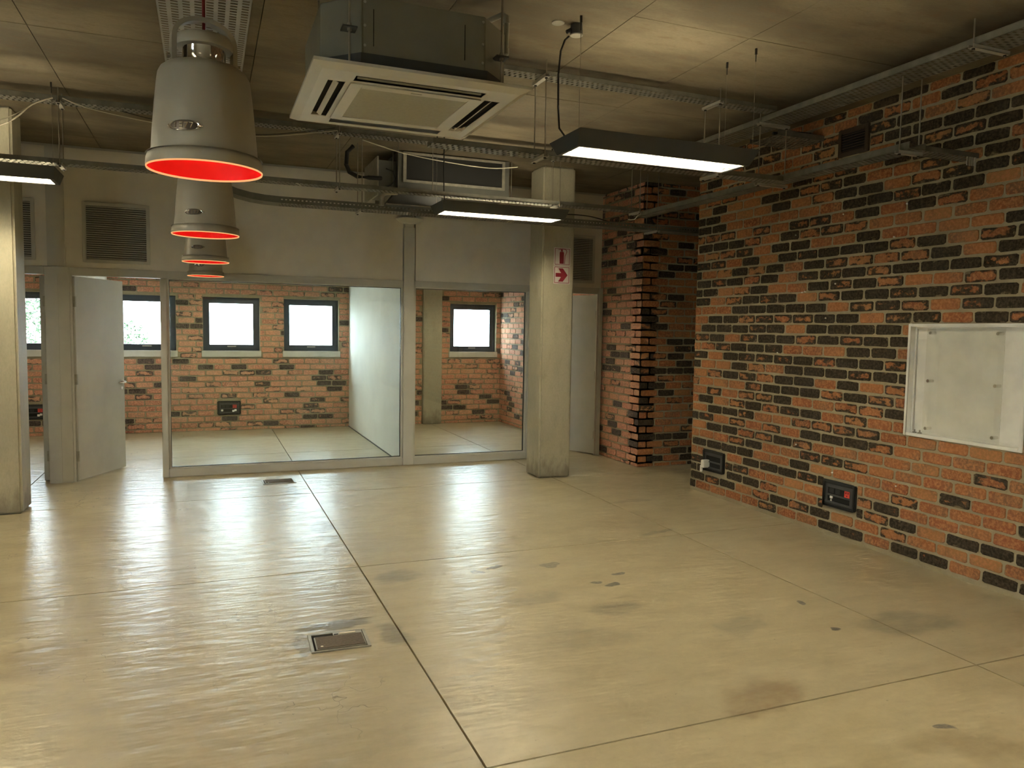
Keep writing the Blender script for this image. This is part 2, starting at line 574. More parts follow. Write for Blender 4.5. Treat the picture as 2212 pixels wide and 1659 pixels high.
# ------------------------------------------------------------------ ceiling: formwork panels with fine joints
ce = struct(B(XL - 0.2, XE + 0.2, YN - 0.2, YB + 0.3, ZC + 0.03, ZC + 0.18).build('ceiling', 'joint'))
cx = [XL - 0.2, -4.58, -3.36, -2.14, -0.92, 0.30, 1.21, 2.13, 2.89, 4.11, 5.3, XE + 0.2]
cy = [YN - 0.2, -2.5, -1.25, 0.0, 1.22, 2.44, 3.66, 5.15, 6.40, 7.95, 9.2, 10.6, YB + 0.3]
g = 0.0025
rr = random.Random(3)
for i in range(len(cx) - 1):
    for j in range(len(cy) - 1):
        dz = rr.uniform(0, 0.003)
        B(cx[i] + g, cx[i + 1] - g, cy[j] + g, cy[j + 1] - g, ZC + dz, ZC + 0.03).build('formwork_panel', 'ceiling', ce)


# ------------------------------------------------------------------ brick walls
def brick_outline(rnd):
    c = 0.06
    ch = 0.13
    pts = [(-0.5 + c, -0.5), (0, -0.5), (0.5 - c, -0.5), (0.5, -0.5 + ch), (0.5, 0.5 - ch), (0.5 - c, 0.5), (0, 0.5), (-0.5 + c, 0.5), (-0.5, 0.5 - ch), (-0.5, -0.5 + ch)]
    return [(x + rnd.uniform(-0.012, 0.012), y + rnd.uniform(-0.045, 0.045)) for x, y in pts]


BL, BH, PITCH_U, PITCH_Z = 0.2140, 0.0675, 0.2295, 0.0845


def brick_geo(rnd):
    """verts (unit length x height, y outward negative), faces, uv per vert"""
    o = brick_outline(rnd)
    n = len(o)
    v, uv = [], []
    for (k, y) in ((0.955, -0.0050), (1.0, -0.0022), (1.0, 0.02)):
        for (x, z) in o:
            sx = x - math.copysign((1 - k) * 0.35, x) * (abs(x) > 0.1)
            sz = z * (k - 0.03 if k < 1 else 1.0)
            v.append((sx, y, sz))
            uv.append((min(1, max(0, x + 0.5)), min(1, max(0, z + 0.5))))
    f = [tuple(range(n - 1, -1, -1))]
    for r in range(2):
        for i in range(n):
            j = (i + 1) % n
            f.append((r * n + i, r * n + j, (r + 1) * n + j, (r + 1) * n + i))
    return v, f, uv


_rb = random.Random(11)
GEOS = [brick_geo(_rb) for _ in range(14)]


def brick_mesh(geo, length, height, mat, name):
    v, f, uv = geo
    me = bpy.data.meshes.new(name)
    me.from_pydata([(x * length, y, z * height) for x, y, z in v], [], f)
    ul = me.uv_layers.new(name='UVMap')
    for lp in me.loops:
        ul.data[lp.index].uv = uv[lp.vertex_index]
    me.materials.append(mat)
    return me


def brick_wall(name, loc, rotz, ulen, zmax, holes, seed, param, mats, thick=0.22, vis=None, limit=300, slab_holes=None, z_start=-0.03):
    """u along local x, outward local -y, z up. returns root"""
    rnd = random.Random(seed)
    mb = MB()
    mb.plate(0, ulen, 0, zmax, holes if slab_holes is None else slab_holes, lambda a, b, c, d: mb.box(a, b, 0.0, thick, c, d))
    root = mb.build(name, 'mortar')
    root.location = loc
    root.rotation_euler = (0, 0, rotz)
    struct(root)
    mw = Matrix.Translation(loc) @ Matrix.Rotation(rotz, 4, 'Z')
    lst = []
    row = 0
    z = z_start
    while z < zmax:
        z0, z1 = max(z, 0.004), min(z + BH, zmax - 0.004)
        u = -PITCH_U / 2 if row % 2 else 0.0
        u += rnd.uniform(-0.02, 0.02)
        while u < ulen:
            L = BL * rnd.uniform(0.965, 1.02)
            segs = [(max(u, 0.002), min(u + L, ulen - 0.002))]
            for (h0, h1, hz0, hz1) in holes:
                if z1 > hz0 + 0.012 and z0 < hz1 - 0.012:
                    ns = []
                    for (a, b) in segs:
                        if b <= h0 or a >= h1:
                            ns.append((a, b))
                        else:
                            if a < h0:
                                ns.append((a, h0 - 0.004))
                            if b > h1:
                                ns.append((h1 + 0.004, b))
                    segs = ns
            for (a, b) in segs:
                if b - a > 0.03 and z1 - z0 > 0.015:
                    zz0, zz1 = z0, z1
                    lst.append(((a + b) / 2, (zz0 + zz1) / 2 + rnd.uniform(-0.0015, 0.0015), b - a, zz1 - zz0))
            u += L + (PITCH_U - BL) * rnd.uniform(0.8, 1.25)
        z += PITCH_Z
        row += 1
    # rank by size in the photograph
    rank = []
    for k, (u, zz, L, H) in enumerate(lst):
        w = mw @ Vector((u, 0, zz))
        p = project(w)
        s = 0.0
        if p and -20 < p[0] < 2232 and -10 < p[1] < 1669 and (vis is None or vis(w, p)):
            q0, q1 = project(mw @ Vector((u - L / 2, 0, zz))), project(mw @ Vector((u + L / 2, 0, zz)))
            if q0 and q1:
                s = math.hypot(q1[0] - q0[0], q1[1] - q0[1]) * F_PX * H / p[2]
        rank.append((s, k))
    rank.sort(reverse=True)
    single = {k for s, k in rank[:limit] if s > 40}
    cache = {}
    sv, sf, suv, sc_ = [], [], [], []
    for k, (u, zz, L, H) in enumerate(lst):
        gi = rnd.randrange(len(GEOS))
        w = mw @ Vector((u, 0, zz))
        col = param(w, rnd)
        dy = rnd.uniform(-0.0025, 0.0015)
        if k in single:
            full = abs(L - BL) < 0.012 and abs(H - BH) < 0.003
            if full:
                if gi not in cache:
                    cache[gi] = brick_mesh(GEOS[gi], BL, BH, M[mats + '_obj'], 'brick')
                me = cache[gi]
            else:
                me = brick_mesh(GEOS[gi], L, H, M[mats + '_obj'], 'brick')
            o = bpy.data.objects.new('brick', me)
            COL.objects.link(o)
            o.parent = root
            o.location = (u, dy, zz)
            if full:
                o.scale = (L / BL, 1, 1)
            o.color = (*col, 1)
        else:
            v, f, uv = GEOS[gi]
            b0 = len(sv)
            sv += [(u + x * L, dy + y, zz + zq * H) for x, y, zq in v]
            sf += [tuple(i + b0 for i in q) for q in f]
            suv += uv
            sc_ += [col] * len(v)
    if sv:
        me = bpy.data.meshes.new('remaining_bricks')
        me.from_pydata(sv, [], sf)
        ul = me.uv_layers.new(name='UVMap')
        for lp in me.loops:
            ul.data[lp.index].uv = suv[lp.vertex_index]
        ca = me.color_attributes.new('brick_param', 'FLOAT_COLOR', 'POINT')
        for i, c in enumerate(sc_):
            ca.data[i].color = (*c, 1)
        me.materials.append(M[mats + '_att'])
        o = bpy.data.objects.new('remaining_bricks', me)
        COL.objects.link(o)
        o.parent = root
        o['kind'] = 'stuff'
    return root


def p_right(w, rnd):
    z, y = w.z, w.y
    q = rnd.random()
    dark = 0.43 if 1.0 < z < 2.2 else 0.34
    mid = 0.30
    if y < 3.95 and 0.3 < z < 0.88:
        dark, mid = 0.03, 0.08
    elif y < 3.85 and z < 0.3:
        dark, mid = 0.5, 0.2
    elif 0.55 < z < 1.05:
        dark, mid = 0.25, 0.36
    r = rnd.uniform(0.75, 1.0) if q < dark else (rnd.uniform(0.42, 0.68) if q < dark + mid else rnd.uniform(0.0, 0.22))
    return (r, rnd.random(), rnd.random())


def p_back(w, rnd):
    q = rnd.random()
    r = rnd.uniform(0.68, 0.95) if q < 0.13 else (rnd.uniform(0.35, 0.55) if q < 0.34 else rnd.uniform(0.0, 0.2))
    return (r, rnd.random(), rnd.random())


def p_alcove(w, rnd):
    q = rnd.random()
    r = rnd.uniform(0.75, 0.98) if q < 0.3 else (rnd.uniform(0.4, 0.6) if q < 0.5 else rnd.uniform(0.0, 0.2))
    return (r, rnd.random(), rnd.random())


def uY(y):
    return YR1 - y


PLUGS = [(4.47, 0.493), (3.884, 0.504), (4.872, 1.884), (4.842, 1.89), (4.524, 1.937), (3.914, 2.45), (4.607, 1.677), (4.474, 2.452), (4.867, 0.653), (4.968, 2.35), (5.128, 1.391), (4.006, 2.235)]
CAB = (3.02, 3.848, 0.872, 1.632)
WBX = [(4.222, 4.556), (5.772, 6.108)]
WBZ = (0.236, 0.434)
VENT = (4.265, 4.552, 2.878, 3.077)
holes = [(uY(CAB[1]), uY(CAB[0]), CAB[2], CAB[3])]
bholes = holes + [(uY(b), uY(a), WBZ[0], WBZ[1]) for a, b in WBX] + [(uY(VENT[1]), uY(VENT[0]), VENT[2], VENT[3])]
WR = brick_wall('wall_right', (XR, YR1, 0), -PI / 2, YR1 - YN, ZC, bholes, 5, p_right, 'brick', thick=2.1,
           vis=lambda w, p: not (CAB[0] < w.y < CAB[1] and CAB[2] < w.z < CAB[3]), slab_holes=holes, z_start=-0.049)
for (y, z) in PLUGS:
    o = MB().cyl((YR1 - y, 0.0, z), (YR1 - y, -0.012, z), 0.0055, 8).build('wall_plug', 'white_pl')
    o.parent = WR
brick_wall('wall_alcove', (XS, YA, 0), 0, XE - XS + 0.2, ZC, [], 8, p_alcove, 'brick', thick=0.2, vis=lambda w, p: p[0] < 1500)
brick_wall('wall_side', (XS, YB, 0), -PI / 2, YB - YA, ZC, [], 21, p_back, 'redbrick', thick=0.2,
           vis=lambda w, p: (w.z < 2.0 and 1075 < p[0] < 1145) or 1298 < p[0] < 1390)

# windows of the outer wall: outer opening x0,x1 ; z 1.172..1.952
WZ0, WZ1 = 1.172, 1.952
WIN = [(-2.78, -1.996), (-1.165, -0.400), (-0.040, 0.740), (1.088, 1.900), (3.690, 4.490)]
X0B = XL - 0.2
wh = [(a - X0B, b - X0B, WZ0, WZ1) for a, b in WIN]
col_hole = [(3.225 - X0B, 3.545 - X0B, 0, ZC)]
sock_b = [(-2.345, -2.015, 0.226, 0.440), (0.140, 0.466, 0.226, 0.440)]
bh = wh + col_hole + [(a - X0B, b - X0B, c, d) for a, b, c, d in sock_b] + [(a - 0.02 - X0B, b + 0.02 - X0B, WZ0 - 0.095, WZ0) for a, b in WIN]
brick_wall('wall_back', (X0B, YB, 0), 0, XS - X0B, ZC, bh, 33, p_back, 'redbrick', thick=0.24, slab_holes=wh,
           vis=lambda w, p: w.z < 2.02 and p[0] > 55 and not 106 < p[0] < 265 and not 745 < p[0] < 897 and p[0] < 1080 and not 3.2 < w.x < 3.56)

# plain walls closing the room
LW = [(-1.30, -0.10, 0.15, 2.40)]
mb = MB()
mb.plate(YN - 0.2, YB, 0, ZC, LW, lambda p, q, r, s: mb.box(XL - 0.2, XL, p, q, r, s))
struct(mb.build('wall_left', 'plain_wall'))
for (a, b, c, d) in LW:
    w = struct(node('window_6', (XL, (a + b) / 2, c)))
    mb = MB()
    m_ = (a + b) / 2
    mb.plate(a, b, c, d, [(a + 0.06, m_ - 0.03, c + 0.06, d - 0.06), (m_ + 0.03, b - 0.06, c + 0.06, d - 0.06)], lambda p, q, r, s: mb.box(XL - 0.14, XL - 0.08, p, q, r, s))
    mb.build('window_frame', 'win_frame', w)
    for (p, q) in ((a + 0.06, m_ - 0.03), (m_ + 0.03, b - 0.06)):
        B(XL - 0.113, XL - 0.107, p, q, c + 0.06, d - 0.06).build('glass_pane', 'glass', w)
struct(B(XL, XE, YN - 0.2, YN, 0, ZC).build('wall_near', 'plain_wall'))
struct(B(XE, XE + 0.2, YR1 - 0.2, YA + 0.2, 0, ZC).build('wall_alcove_end', 'plain_wall'))

# windows: frame, casement, pane, sill
for i, (a, b) in enumerate(WIN):
    w = struct(node('window_%d' % (i + 1), ((a + b) / 2, YB, WZ0)))
    mb = MB()
    d0, d1 = YB + 0.075, YB + 0.125
    t = 0.04
    mb.plate(a, b, WZ0, WZ1, [(a + t, b - t, WZ0 + t, WZ1 - t)], lambda p, q, r, s: mb.box(p, q, d0, d1, r, s))
    mb.build('window_frame', 'win_frame', w)
    mb = MB()
    t2 = 0.088
    mb.plate(a + t, b - t, WZ0 + t, WZ1 - t, [(a + t2, b - t2, WZ0 + t2, WZ1 - t2)], lambda p, q, r, s: mb.box(p, q, d0 + 0.008, d1 + 0.006, r, s))
    ca = mb.build('casement', 'win_frame', w)
    B((a + b) / 2 - 0.06, (a + b) / 2 + 0.06, d0 - 0.006, d0 + 0.008, WZ0 + 0.055, WZ0 + 0.07).build('stay', 'alu', ca)
    B(a + t2, b - t2, YB + 0.104, YB + 0.110, WZ0 + t2, WZ1 - t2).build('glass_pane', 'glass', w)
    B(a - 0.018, b + 0.018, YB - 0.03, YB + 0.075, WZ0 - 0.09, WZ0).build('window_sill', 'sill', w, bevel=0.004)

# plastered column let into the outer wall
mb = B(3.23, 3.54, YB - 0.06, YB + 0.05, 0, ZC)
tag(mb.build('concrete_column', 'column', off=(3.385, YB, 0), bevel=0.012), 'pale concrete column let into the brick wall beside the far right window', 'column', 'concrete columns')

# two free-standing concrete columns
for (x0, x1, y0, y1, lab) in ((3.205, 3.566, 7.21, 7.55, 'square concrete column carrying the two red fire signs'),
                             (-1.75, -1.39, 7.10, 7.44, 'large concrete column at the left edge with a grimy base')):
    mb = B(x0, x1, y0, y1, 0, ZC)
    tag(mb.build('concrete_column', 'column', off=((x0 + x1) / 2, (y0 + y1) / 2, 0), bevel=0.018), lab, 'column', 'concrete columns')

# ------------------------------------------------------------------ glazed partition
pt = struct(node('wall_partition', (1.5, YP, 0)))
D = 0.10                     # frame depth
ZH0, ZH1 = 2.0, 2.075        # head rail
DOORS = [(-2.30, -1.41), (-1.20, -0.40), (3.60, 4.50)]
# upper boards, top edge just under the slab
for (a, b) in ((XL, -2.30), (-2.28, -1.385), (-1.235, 2.035), (2.18, 3.60), (3.62, 4.525)):
    B(a, b, YP + 0.012, YP + 0.085, ZH1, 3.195).build('upper_board', 'panel', pt)
B(XL, XS, YP + 0.03, YP + 0.07, 3.195, ZC).build('top_channel', 'frame', pt)
for (a, b) in ((-2.30, -1.41), (-1.23, 2.04), (2.17, 4.53)):
    B(a, b, YP, YP + D, ZH0, ZH1).build('head_rail', 'frame', pt, bevel=0.004)
for (a, b, z1) in ((-1.41, -1.205, ZH1), (-0.42, -0.362, ZH0), (2.045, 2.168, 2.66), (4.50, 4.545, ZH1), (3.55, 3.60, ZH0), (-2.36, -2.30, ZH1)):
    B(a, b, YP - 0.012, YP + D + 0.01, 0.0, z1).build('post', 'frame', pt, bevel=0.005)
B(-1.385, -1.235, YP - 0.004, YP + 0.09, ZH1, 3.195).build('upper_post', 'frame', pt, bevel=0.005)
B(2.058, 2.156, YP - 0.006, YP + 0.09, 2.66, 3.195).build('upper_post', 'frame', pt, bevel=0.005)
B(-1.375, -1.30, YP - 0.018, YP - 0.012, 0.0, ZH0).build('cover_strip', 'frame', pt)
B(-1.232, -1.207, YP - 0.020, YP - 0.012, 0.0, ZH0).build('cover_strip', 'frame', pt)
# round bracket plate at the middle post's head
MB().lathe((2.107, YP - 0.004, 2.74), [(0.0, -0.045), (0.06, -0.042), (0.115, -0.028), (0.15, 0.0), (0.15, 0.01), (0, 0.01)], 32).build('post_cap', 'frame', pt, smooth=True)
# bottom rails, inner stiles and panes
for (a, b) in ((-0.362, 2.045), (2.168, 3.55)):
    B(a, b, YP, YP + D, 0.0, 0.088).build('bottom_rail', 'frame', pt, bevel=0.006)
    mb = MB()
    s = 0.022
    mb.plate(a, b, 0.088, ZH0, [(a + s, b - s, 0.088 + 0.008, ZH0 - 0.008)], lambda p, q, r, t_: mb.box(p, q, YP + 0.02, YP + 0.075, r, t_))
    mb.build('glazing_bead', 'frame', pt)
    mb = MB()
    mb.plate(a + s - 0.004, b - s + 0.004, 0.09, ZH0, [(a + s + 0.004, b - s - 0.004, 0.101, ZH0 - 0.013)], lambda p, q, r, t_: mb.box(p, q, YP + 0.036, YP + 0.062, r, t_))
    mb.build('rubber_gasket', 'black', pt)
    B(a + s, b - s, YP + 0.044, YP + 0.054, 0.096, ZH0 - 0.008).build('glass_pane', 'glass', pt)
# solid part of the partition further left
B(XL, -2.36, YP, YP + D, 0.0, ZH1).build('lower_board', 'panel', pt)

# dividing walls between the offices
d1 = struct(B(2.055, 2.155, YP + D + 0.012, YB - 0.004, 0.012, ZC).build('wall_divider_right', 'white_wall'))
B(2.045, 2.165, YP + D + 0.012, YB - 0.004, 0.0, 0.012).build('shadow_gap', 'darkgrey', d1)
struct(B(-1.375, -1.265, YP + D + 0.012, YB - 0.004, 0.0, ZC).build('wall_divider_left', 'white_wall'))


# doors (leaf, hinges, handle)
def door(n, hinge, ang, width, side, thick=0.042):
    """hinge point, leaf direction angle, side = +1 thickness to the left of the direction"""
    hx, hy = hinge
    w = struct(node('door_%d' % n, (hx, hy, 0)))
    ux = Vector((math.cos(ang), math.sin(ang), 0))
    uy = Vector((-math.sin(ang), math.cos(ang), 0)) * side
    uz = Vector((0, 0, 1))
    lf = MB().obox((hx, hy, 0.012), ux, uy, uz, (0, 0, 0), (width, thick, 1.98)).build('leaf', 'door', w, bevel=0.003)
    for z in (0.25, 1.0, 1.75):
        MB().obox((hx, hy, z), ux, uy, uz, (-0.012, -0.012, -0.05), (0.004, 0.016, 0.05)).build('hinge', 'zinc', w)
    for s in (-1, 1):
        y0 = -0.004 if s < 0 else thick + 0.004
        o = Vector((hx, hy, 0.93)) + ux * (width - 0.06) + uy * y0
        h = MB()
        h.cyl(o - uy * (0.003 * -s), o + uy * (s * 0.008), 0.024, 16)
        h.cyl(o, o + uy * (s * 0.05), 0.009, 10)
        h.tube([o + uy * (s * 0.045), o + uy * (s * 0.05) - ux * 0.03, o + uy * (s * 0.05) - ux * 0.125], 0.009, 10)
        h.build('handle', 'chrome', w, smooth=True)
        k = Vector((hx, hy, 0.865)) + ux * (width - 0.06) + uy * y0
        MB().cyl(k, k + uy * (s * 0.006), 0.017, 16).build('lock_plate', 'chrome', w)
    return w


door(1, (-1.168, YP + 0.028), math.atan2(0.69, 0.352), 0.775, 1)
door(2, (-1.432, YP + D + 0.02), PI / 2 + 0.03, 0.80, 1)
door(3, (4.492, YP + 0.05), math.atan2(0.36, -0.175), 0.86, -1)
for k, (a, b) in enumerate(((-1.205, -1.185), (4.478, 4.50))):
    tr = struct(B(a, b, YP + 0.01, YP + 0.03, 0, ZH0).build('trim_%d' % (k + 1), 'alu' if k else 'frame'))

# ------------------------------------------------------------------ air grilles in the upper boards
for (a, b, lab) in ((-1.088, -0.502, 'wide slatted air grille above the open grey door'),
                    (-2.06, -1.478, 'slatted air grille partly hidden by the left concrete column'),
                    (3.86, 4.425, 'slatted air grille beside the fire signs and brick pier')):
    z0, z1 = 2.128, 2.702
    G = thing('air_grille', ((a + b) / 2, YP, z0), lab, 'air grille', 'air grilles in the upper boards')
    mb = MB()
    t = 0.032
    mb.plate(a, b, z0, z1, [(a + t, b - t, z0 + t, z1 - t)], lambda p, q, r, s: mb.box(p, q, YP - 0.004, YP + 0.014, r, s))
    mb.build('grille_frame', 'frame', G, bevel=0.003)
    B(a + t, b - t, YP + 0.0095, YP + 0.0118, z0 + t, z1 - t).build('backing', 'dark', G)
    n = 25
    h = (z1 - z0 - 2 * t) / n
    for k in range(n):
        zz = z0 + t + (k + 0.5) * h
        MB().obox((0, YP + 0.004, zz), (1, 0, 0), (0, 0.5, 0.866), (0, -0.866, 0.5), (a + t, -0.0075, -0.001), (b - t, 0.0075, 0.001)).build('slat', 'frame', G)
    if a > 3:
        for xx in (b - t - 0.04, b - t - 0.02):
            B(xx - 0.002, xx + 0.002, YP - 0.0025, YP - 0.0005, z0 + t, z1 - t).build('mullion', 'frame', G)

# ------------------------------------------------------------------ fire signs on the right column
yS = 7.21


def sign(z0, z1, x0, x1, lab):
    S = thing('fire_sign', ((x0 + x1) / 2, yS, z0), lab, 'sign', 'fire signs on the column')
    B(x0, x1, yS - 0.004, yS, z0, z1).build('plate', 'sign_white', S)
    mb = MB()
    m, t = 0.010, 0.0045
    mb.plate(x0 + m, x1 - m, z0 + m, z1 - m, [(x0 + m + t, x1 - m - t, z0 + m + t, z1 - m - t)], lambda p, q, r, s: mb.box(p, q, yS - 0.0052, yS - 0.004, r, s))
    mb.build('border', 'sign_red', S)
    return S


S1 = sign(2.216, 2.400, 3.332, 3.520, 'white square sign with a red fire extinguisher symbol')
S2 = sign(2.028, 2.212, 3.330, 3.518, 'white square sign with a red right-pointing arrow')
cxs, q = 3.420, yS - 0.0052
mb = MB()
ex = [(-0.024, 0), (0.024, 0), (0.024, 0.112), (0.018, 0.122), (-0.018, 0.122), (-0.024, 0.112)]
mb.prism([(cxs + x, q, 2.236 + z) for x, z in ex], (0, 0.0012, 0))
mb.prism([(cxs + x, q, 2.236 + z) for x, z in [(-0.014, 0.125), (0.014, 0.125), (0.006, 0.146), (-0.006, 0.146)]], (0, 0.0012, 0))
mb.build('extinguisher_symbol', 'sign_red', S1)
mb = MB()
hose = [(0.0, 0.149), (0.03, 0.149), (0.05, 0.142), (0.056, 0.125), (0.047, 0.10), (0.036, 0.078), (0.034, 0.0)]
w = 0.0028
for (a, b) in zip(hose, hose[1:]):
    dx, dz = b[0] - a[0], b[1] - a[1]
    L = math.hypot(dx, dz)
    nx, nz = -dz / L * w, dx / L * w
    mb.prism([(cxs + a[0] + nx, q, 2.236 + a[1] + nz), (cxs + b[0] + nx, q, 2.236 + b[1] + nz), (cxs + b[0] - nx, q, 2.236 + b[1] - nz), (cxs + a[0] - nx, q, 2.236 + a[1] - nz)], (0, 0.0012, 0))
mb.prism([(cxs + x, q, 2.236 + z) for x, z in [(0, 0.153), (-0.02, 0.149), (-0.048, 0.136), (-0.018, 0.144), (0, 0.146)]], (0, 0.0012, 0))
mb.build('hose_symbol', 'sign_red', S1)
ar = [(-0.070, -0.020), (-0.008, -0.020), (-0.040, -0.068), (0.012, -0.068), (0.066, 0.0), (0.012, 0.068), (-0.040, 0.068), (-0.008, 0.020), (-0.070, 0.020)]
MB().prism([(3.424 + x, q, 2.120 + z) for x, z in ar], (0, 0.0012, 0)).build('arrow_symbol', 'sign_red', S2)


# ------------------------------------------------------------------ wall socket boxes
def socket_box(loc, rotz, lab, kind):
    """local: u along x, outward -y, z up; 0.33 x 0.195"""
    T = thing('wall_socket_box', loc, lab, 'socket box', 'black wall socket boxes')
    T['_o'] = [0, 0, 0]
    T.rotation_euler = (0, 0, rotz)
    W_, H_ = 0.326, 0.194
    mb = MB()
    hole = [(-W_ / 2 + 0.022, W_ / 2 - 0.022, 0.020, H_ - 0.024)]
    mb.plate(-W_ / 2, W_ / 2, 0, H_, hole, lambda p, q, r, s: mb.box(p, q, -0.022, 0.02, r, s))
    mb.build('surround', 'black', T, bevel=0.008)
    a, b, c, d = hole[0]
    mb = MB()
    sl = [(a + 0.028, b - 0.034, 0.092, 0.142), (a + 0.028, b - 0.034, 0.035, 0.078)]
    mb.plate(a, b, c, d, sl, lambda p, q, r, s: mb.box(p, q, -0.013, 0.004, r, s))
    mb.build('faceplate', 'darkgrey', T)
    B(a, b, -0.016, -0.010, d - 0.010, d).build('lid_edge', 'darkgrey', T)
    B(a, b, -0.004, -0.0015, c, d).build('recess_back', 'dark', T)
    z0 = 0.092
    if kind in ('sockets', 'back'):
        s = B(b - 0.092, b - 0.036, -0.011, 0.004, z0 - 0.004, z0 + 0.050).build('red_socket', 'redsock', T, bevel=0.003)
        s['label'] = 'red dedicated power socket'
        for (px, pz) in ((0.018, 0.036), (0.040, 0.036), (0.029, 0.014)):
            MB().cyl((b - 0.092 + px, -0.0118, z0 - 0.002 + pz), (b - 0.092 + px, -0.0105, z0 - 0.002 + pz), 0.0045, 10).build('pin_hole', 'dark', s)
        for k in range(2):
            B(a + 0.034 + 0.062 * k, a + 0.088 + 0.062 * k, -0.006, 0.004, z0 + 0.003, z0 + 0.047).build('black_socket', 'black', T, bevel=0.003)
        if kind == 'sockets':
            B(a + 0.052, a + 0.076, -0.014, 0.004, 0.058, 0.076).build('white_data_outlet', 'white_pl', T, bevel=0.002)
            B(a + 0.056, a + 0.068, -0.010, 0.004, 0.036, 0.052).build('data_clip', 'alu', T)
        else:
            for (p, z) in ((0.030, 0.046), (b - a - 0.098, 0.036), (b - a - 0.068, 0.046)):
                B(a + p, a + p + 0.03, -0.012, 0.004, z, z + 0.028).build('white_data_outlet', 'white_pl', T, bevel=0.002)
    if kind == 'plug':
        pl = B(a + 0.03, a + 0.075, -0.075, 0.004, 0.025, 0.100).build('white_plug', 'white_pl', T, bevel=0.006)
        B(a + 0.012, a + 0.03, -0.07, -0.045, -0.02, 0.045).build('cable_boot', 'white_pl', pl, bevel=0.004)
    return T


socket_box((XR, 4.389, 0.237), -PI / 2, 'black wall socket box with red socket on the right brick wall', 'sockets')
socket_box((XR, 5.940, 0.237), -PI / 2, 'black wall socket box holding a white plug near the brick corner', 'plug')
socket_box((0.303, YB, 0.235), 0, 'black wall socket box under the window behind the large glass pane', 'back')
socket_box((-2.180, YB, 0.235), 0, 'black wall socket box seen through the leftmost doorway', 'back')

# ------------------------------------------------------------------ white recessed notice cabinet on the right wall
y0, y1, z0, z1 = CAB
C = thing('notice_cabinet', (XR, (y0 + y1) / 2, z0), 'white recessed wall cabinet with a clear bolted cover sheet', 'cabinet')
mb = MB()
t = 0.020
mb.plate(y0, y1, z0, z1, [(y0 + t, y1 - t, z0 + t, z1 - t)], lambda p, q, r, s: mb.box(XR - 0.012, XR + 0.085, p, q, r, s))
mb.build('surround_frame', 'white_pl', C, bevel=0.003)
B(XR + 0.046, XR + 0.085, y0 + t, y1 - t, z0 + t, z1 - t).build('back_board', 'white_pl', C)
mb = MB()
t3 = 0.035
mb.plate(y0 + t, y1 - t, z0 + t, z1 - t, [(y0 + t3, y1 - t3, z0 + t3, z1 - t3)], lambda p, q, r, s: mb.box(XR + 0.034, XR + 0.046, p, q, r, s))
mb.build('inner_lip', 'white_pl', C, bevel=0.003)
B(XR + 0.004, XR + 0.010, 3.175, 3.712, 0.897, 1.605).build('clear_cover', 'acrylic', C)
B(XR + 0.0425, XR + 0.046, 3.20, 3.665, 0.93, 1.59).build('mounting_sheet', 'white_pl', C)
for yy in (3.215, 3.682):
    for zz in (0.935, 1.253, 1.572):
        mb = MB().cyl((XR + 0.044, yy, zz), (XR - 0.004, yy, zz), 0.0105, 14)
        mb.build('standoff_bolt', 'chrome', C, smooth=True)
for yy in (3.785, 3.745):
    MB().cyl((XR + 0.024, yy, z0 + t), (XR + 0.024, yy, z0 + t + 0.006), 0.014, 12).cyl((XR + 0.024, yy, z0 + t), (XR + 0.024, yy, z0 + t + 0.022), 0.005, 8).build('loose_screw', 'rod', C)

# brown air brick high on the right wall
a, b, z0, z1 = VENT
V = thing('wall_vent', (XR, (a + b) / 2, z0), 'dark brown slatted vent high on the right brick wall', 'vent')
mb = MB()
t = 0.033
mb.plate(a, b, z0, z1, [(a + t, b - t, z0 + t, z1 - t)], lambda p, q, r, s: mb.box(XR - 0.018, XR + 0.002, p, q, r, s))
mb.build('vent_frame', 'ventbrown', V, bevel=0.004)
B(XR - 0.003, XR + 0.001, a + t, b - t, z0 + t, z1 - t).build('backing', 'dark', V)
for k in range(7):
    zz = z0 + t + (k + 0.5) * (z1 - z0 - 2 * t) / 7
    MB().obox((XR - 0.010, 0, zz), (0, 1, 0), (0.8, 0, 0.6), (-0.6, 0, 0.8), (a + t, -0.008, -0.0015), (b - t, 0.006, 0.0015)).build('slat', 'ventbrown', V)


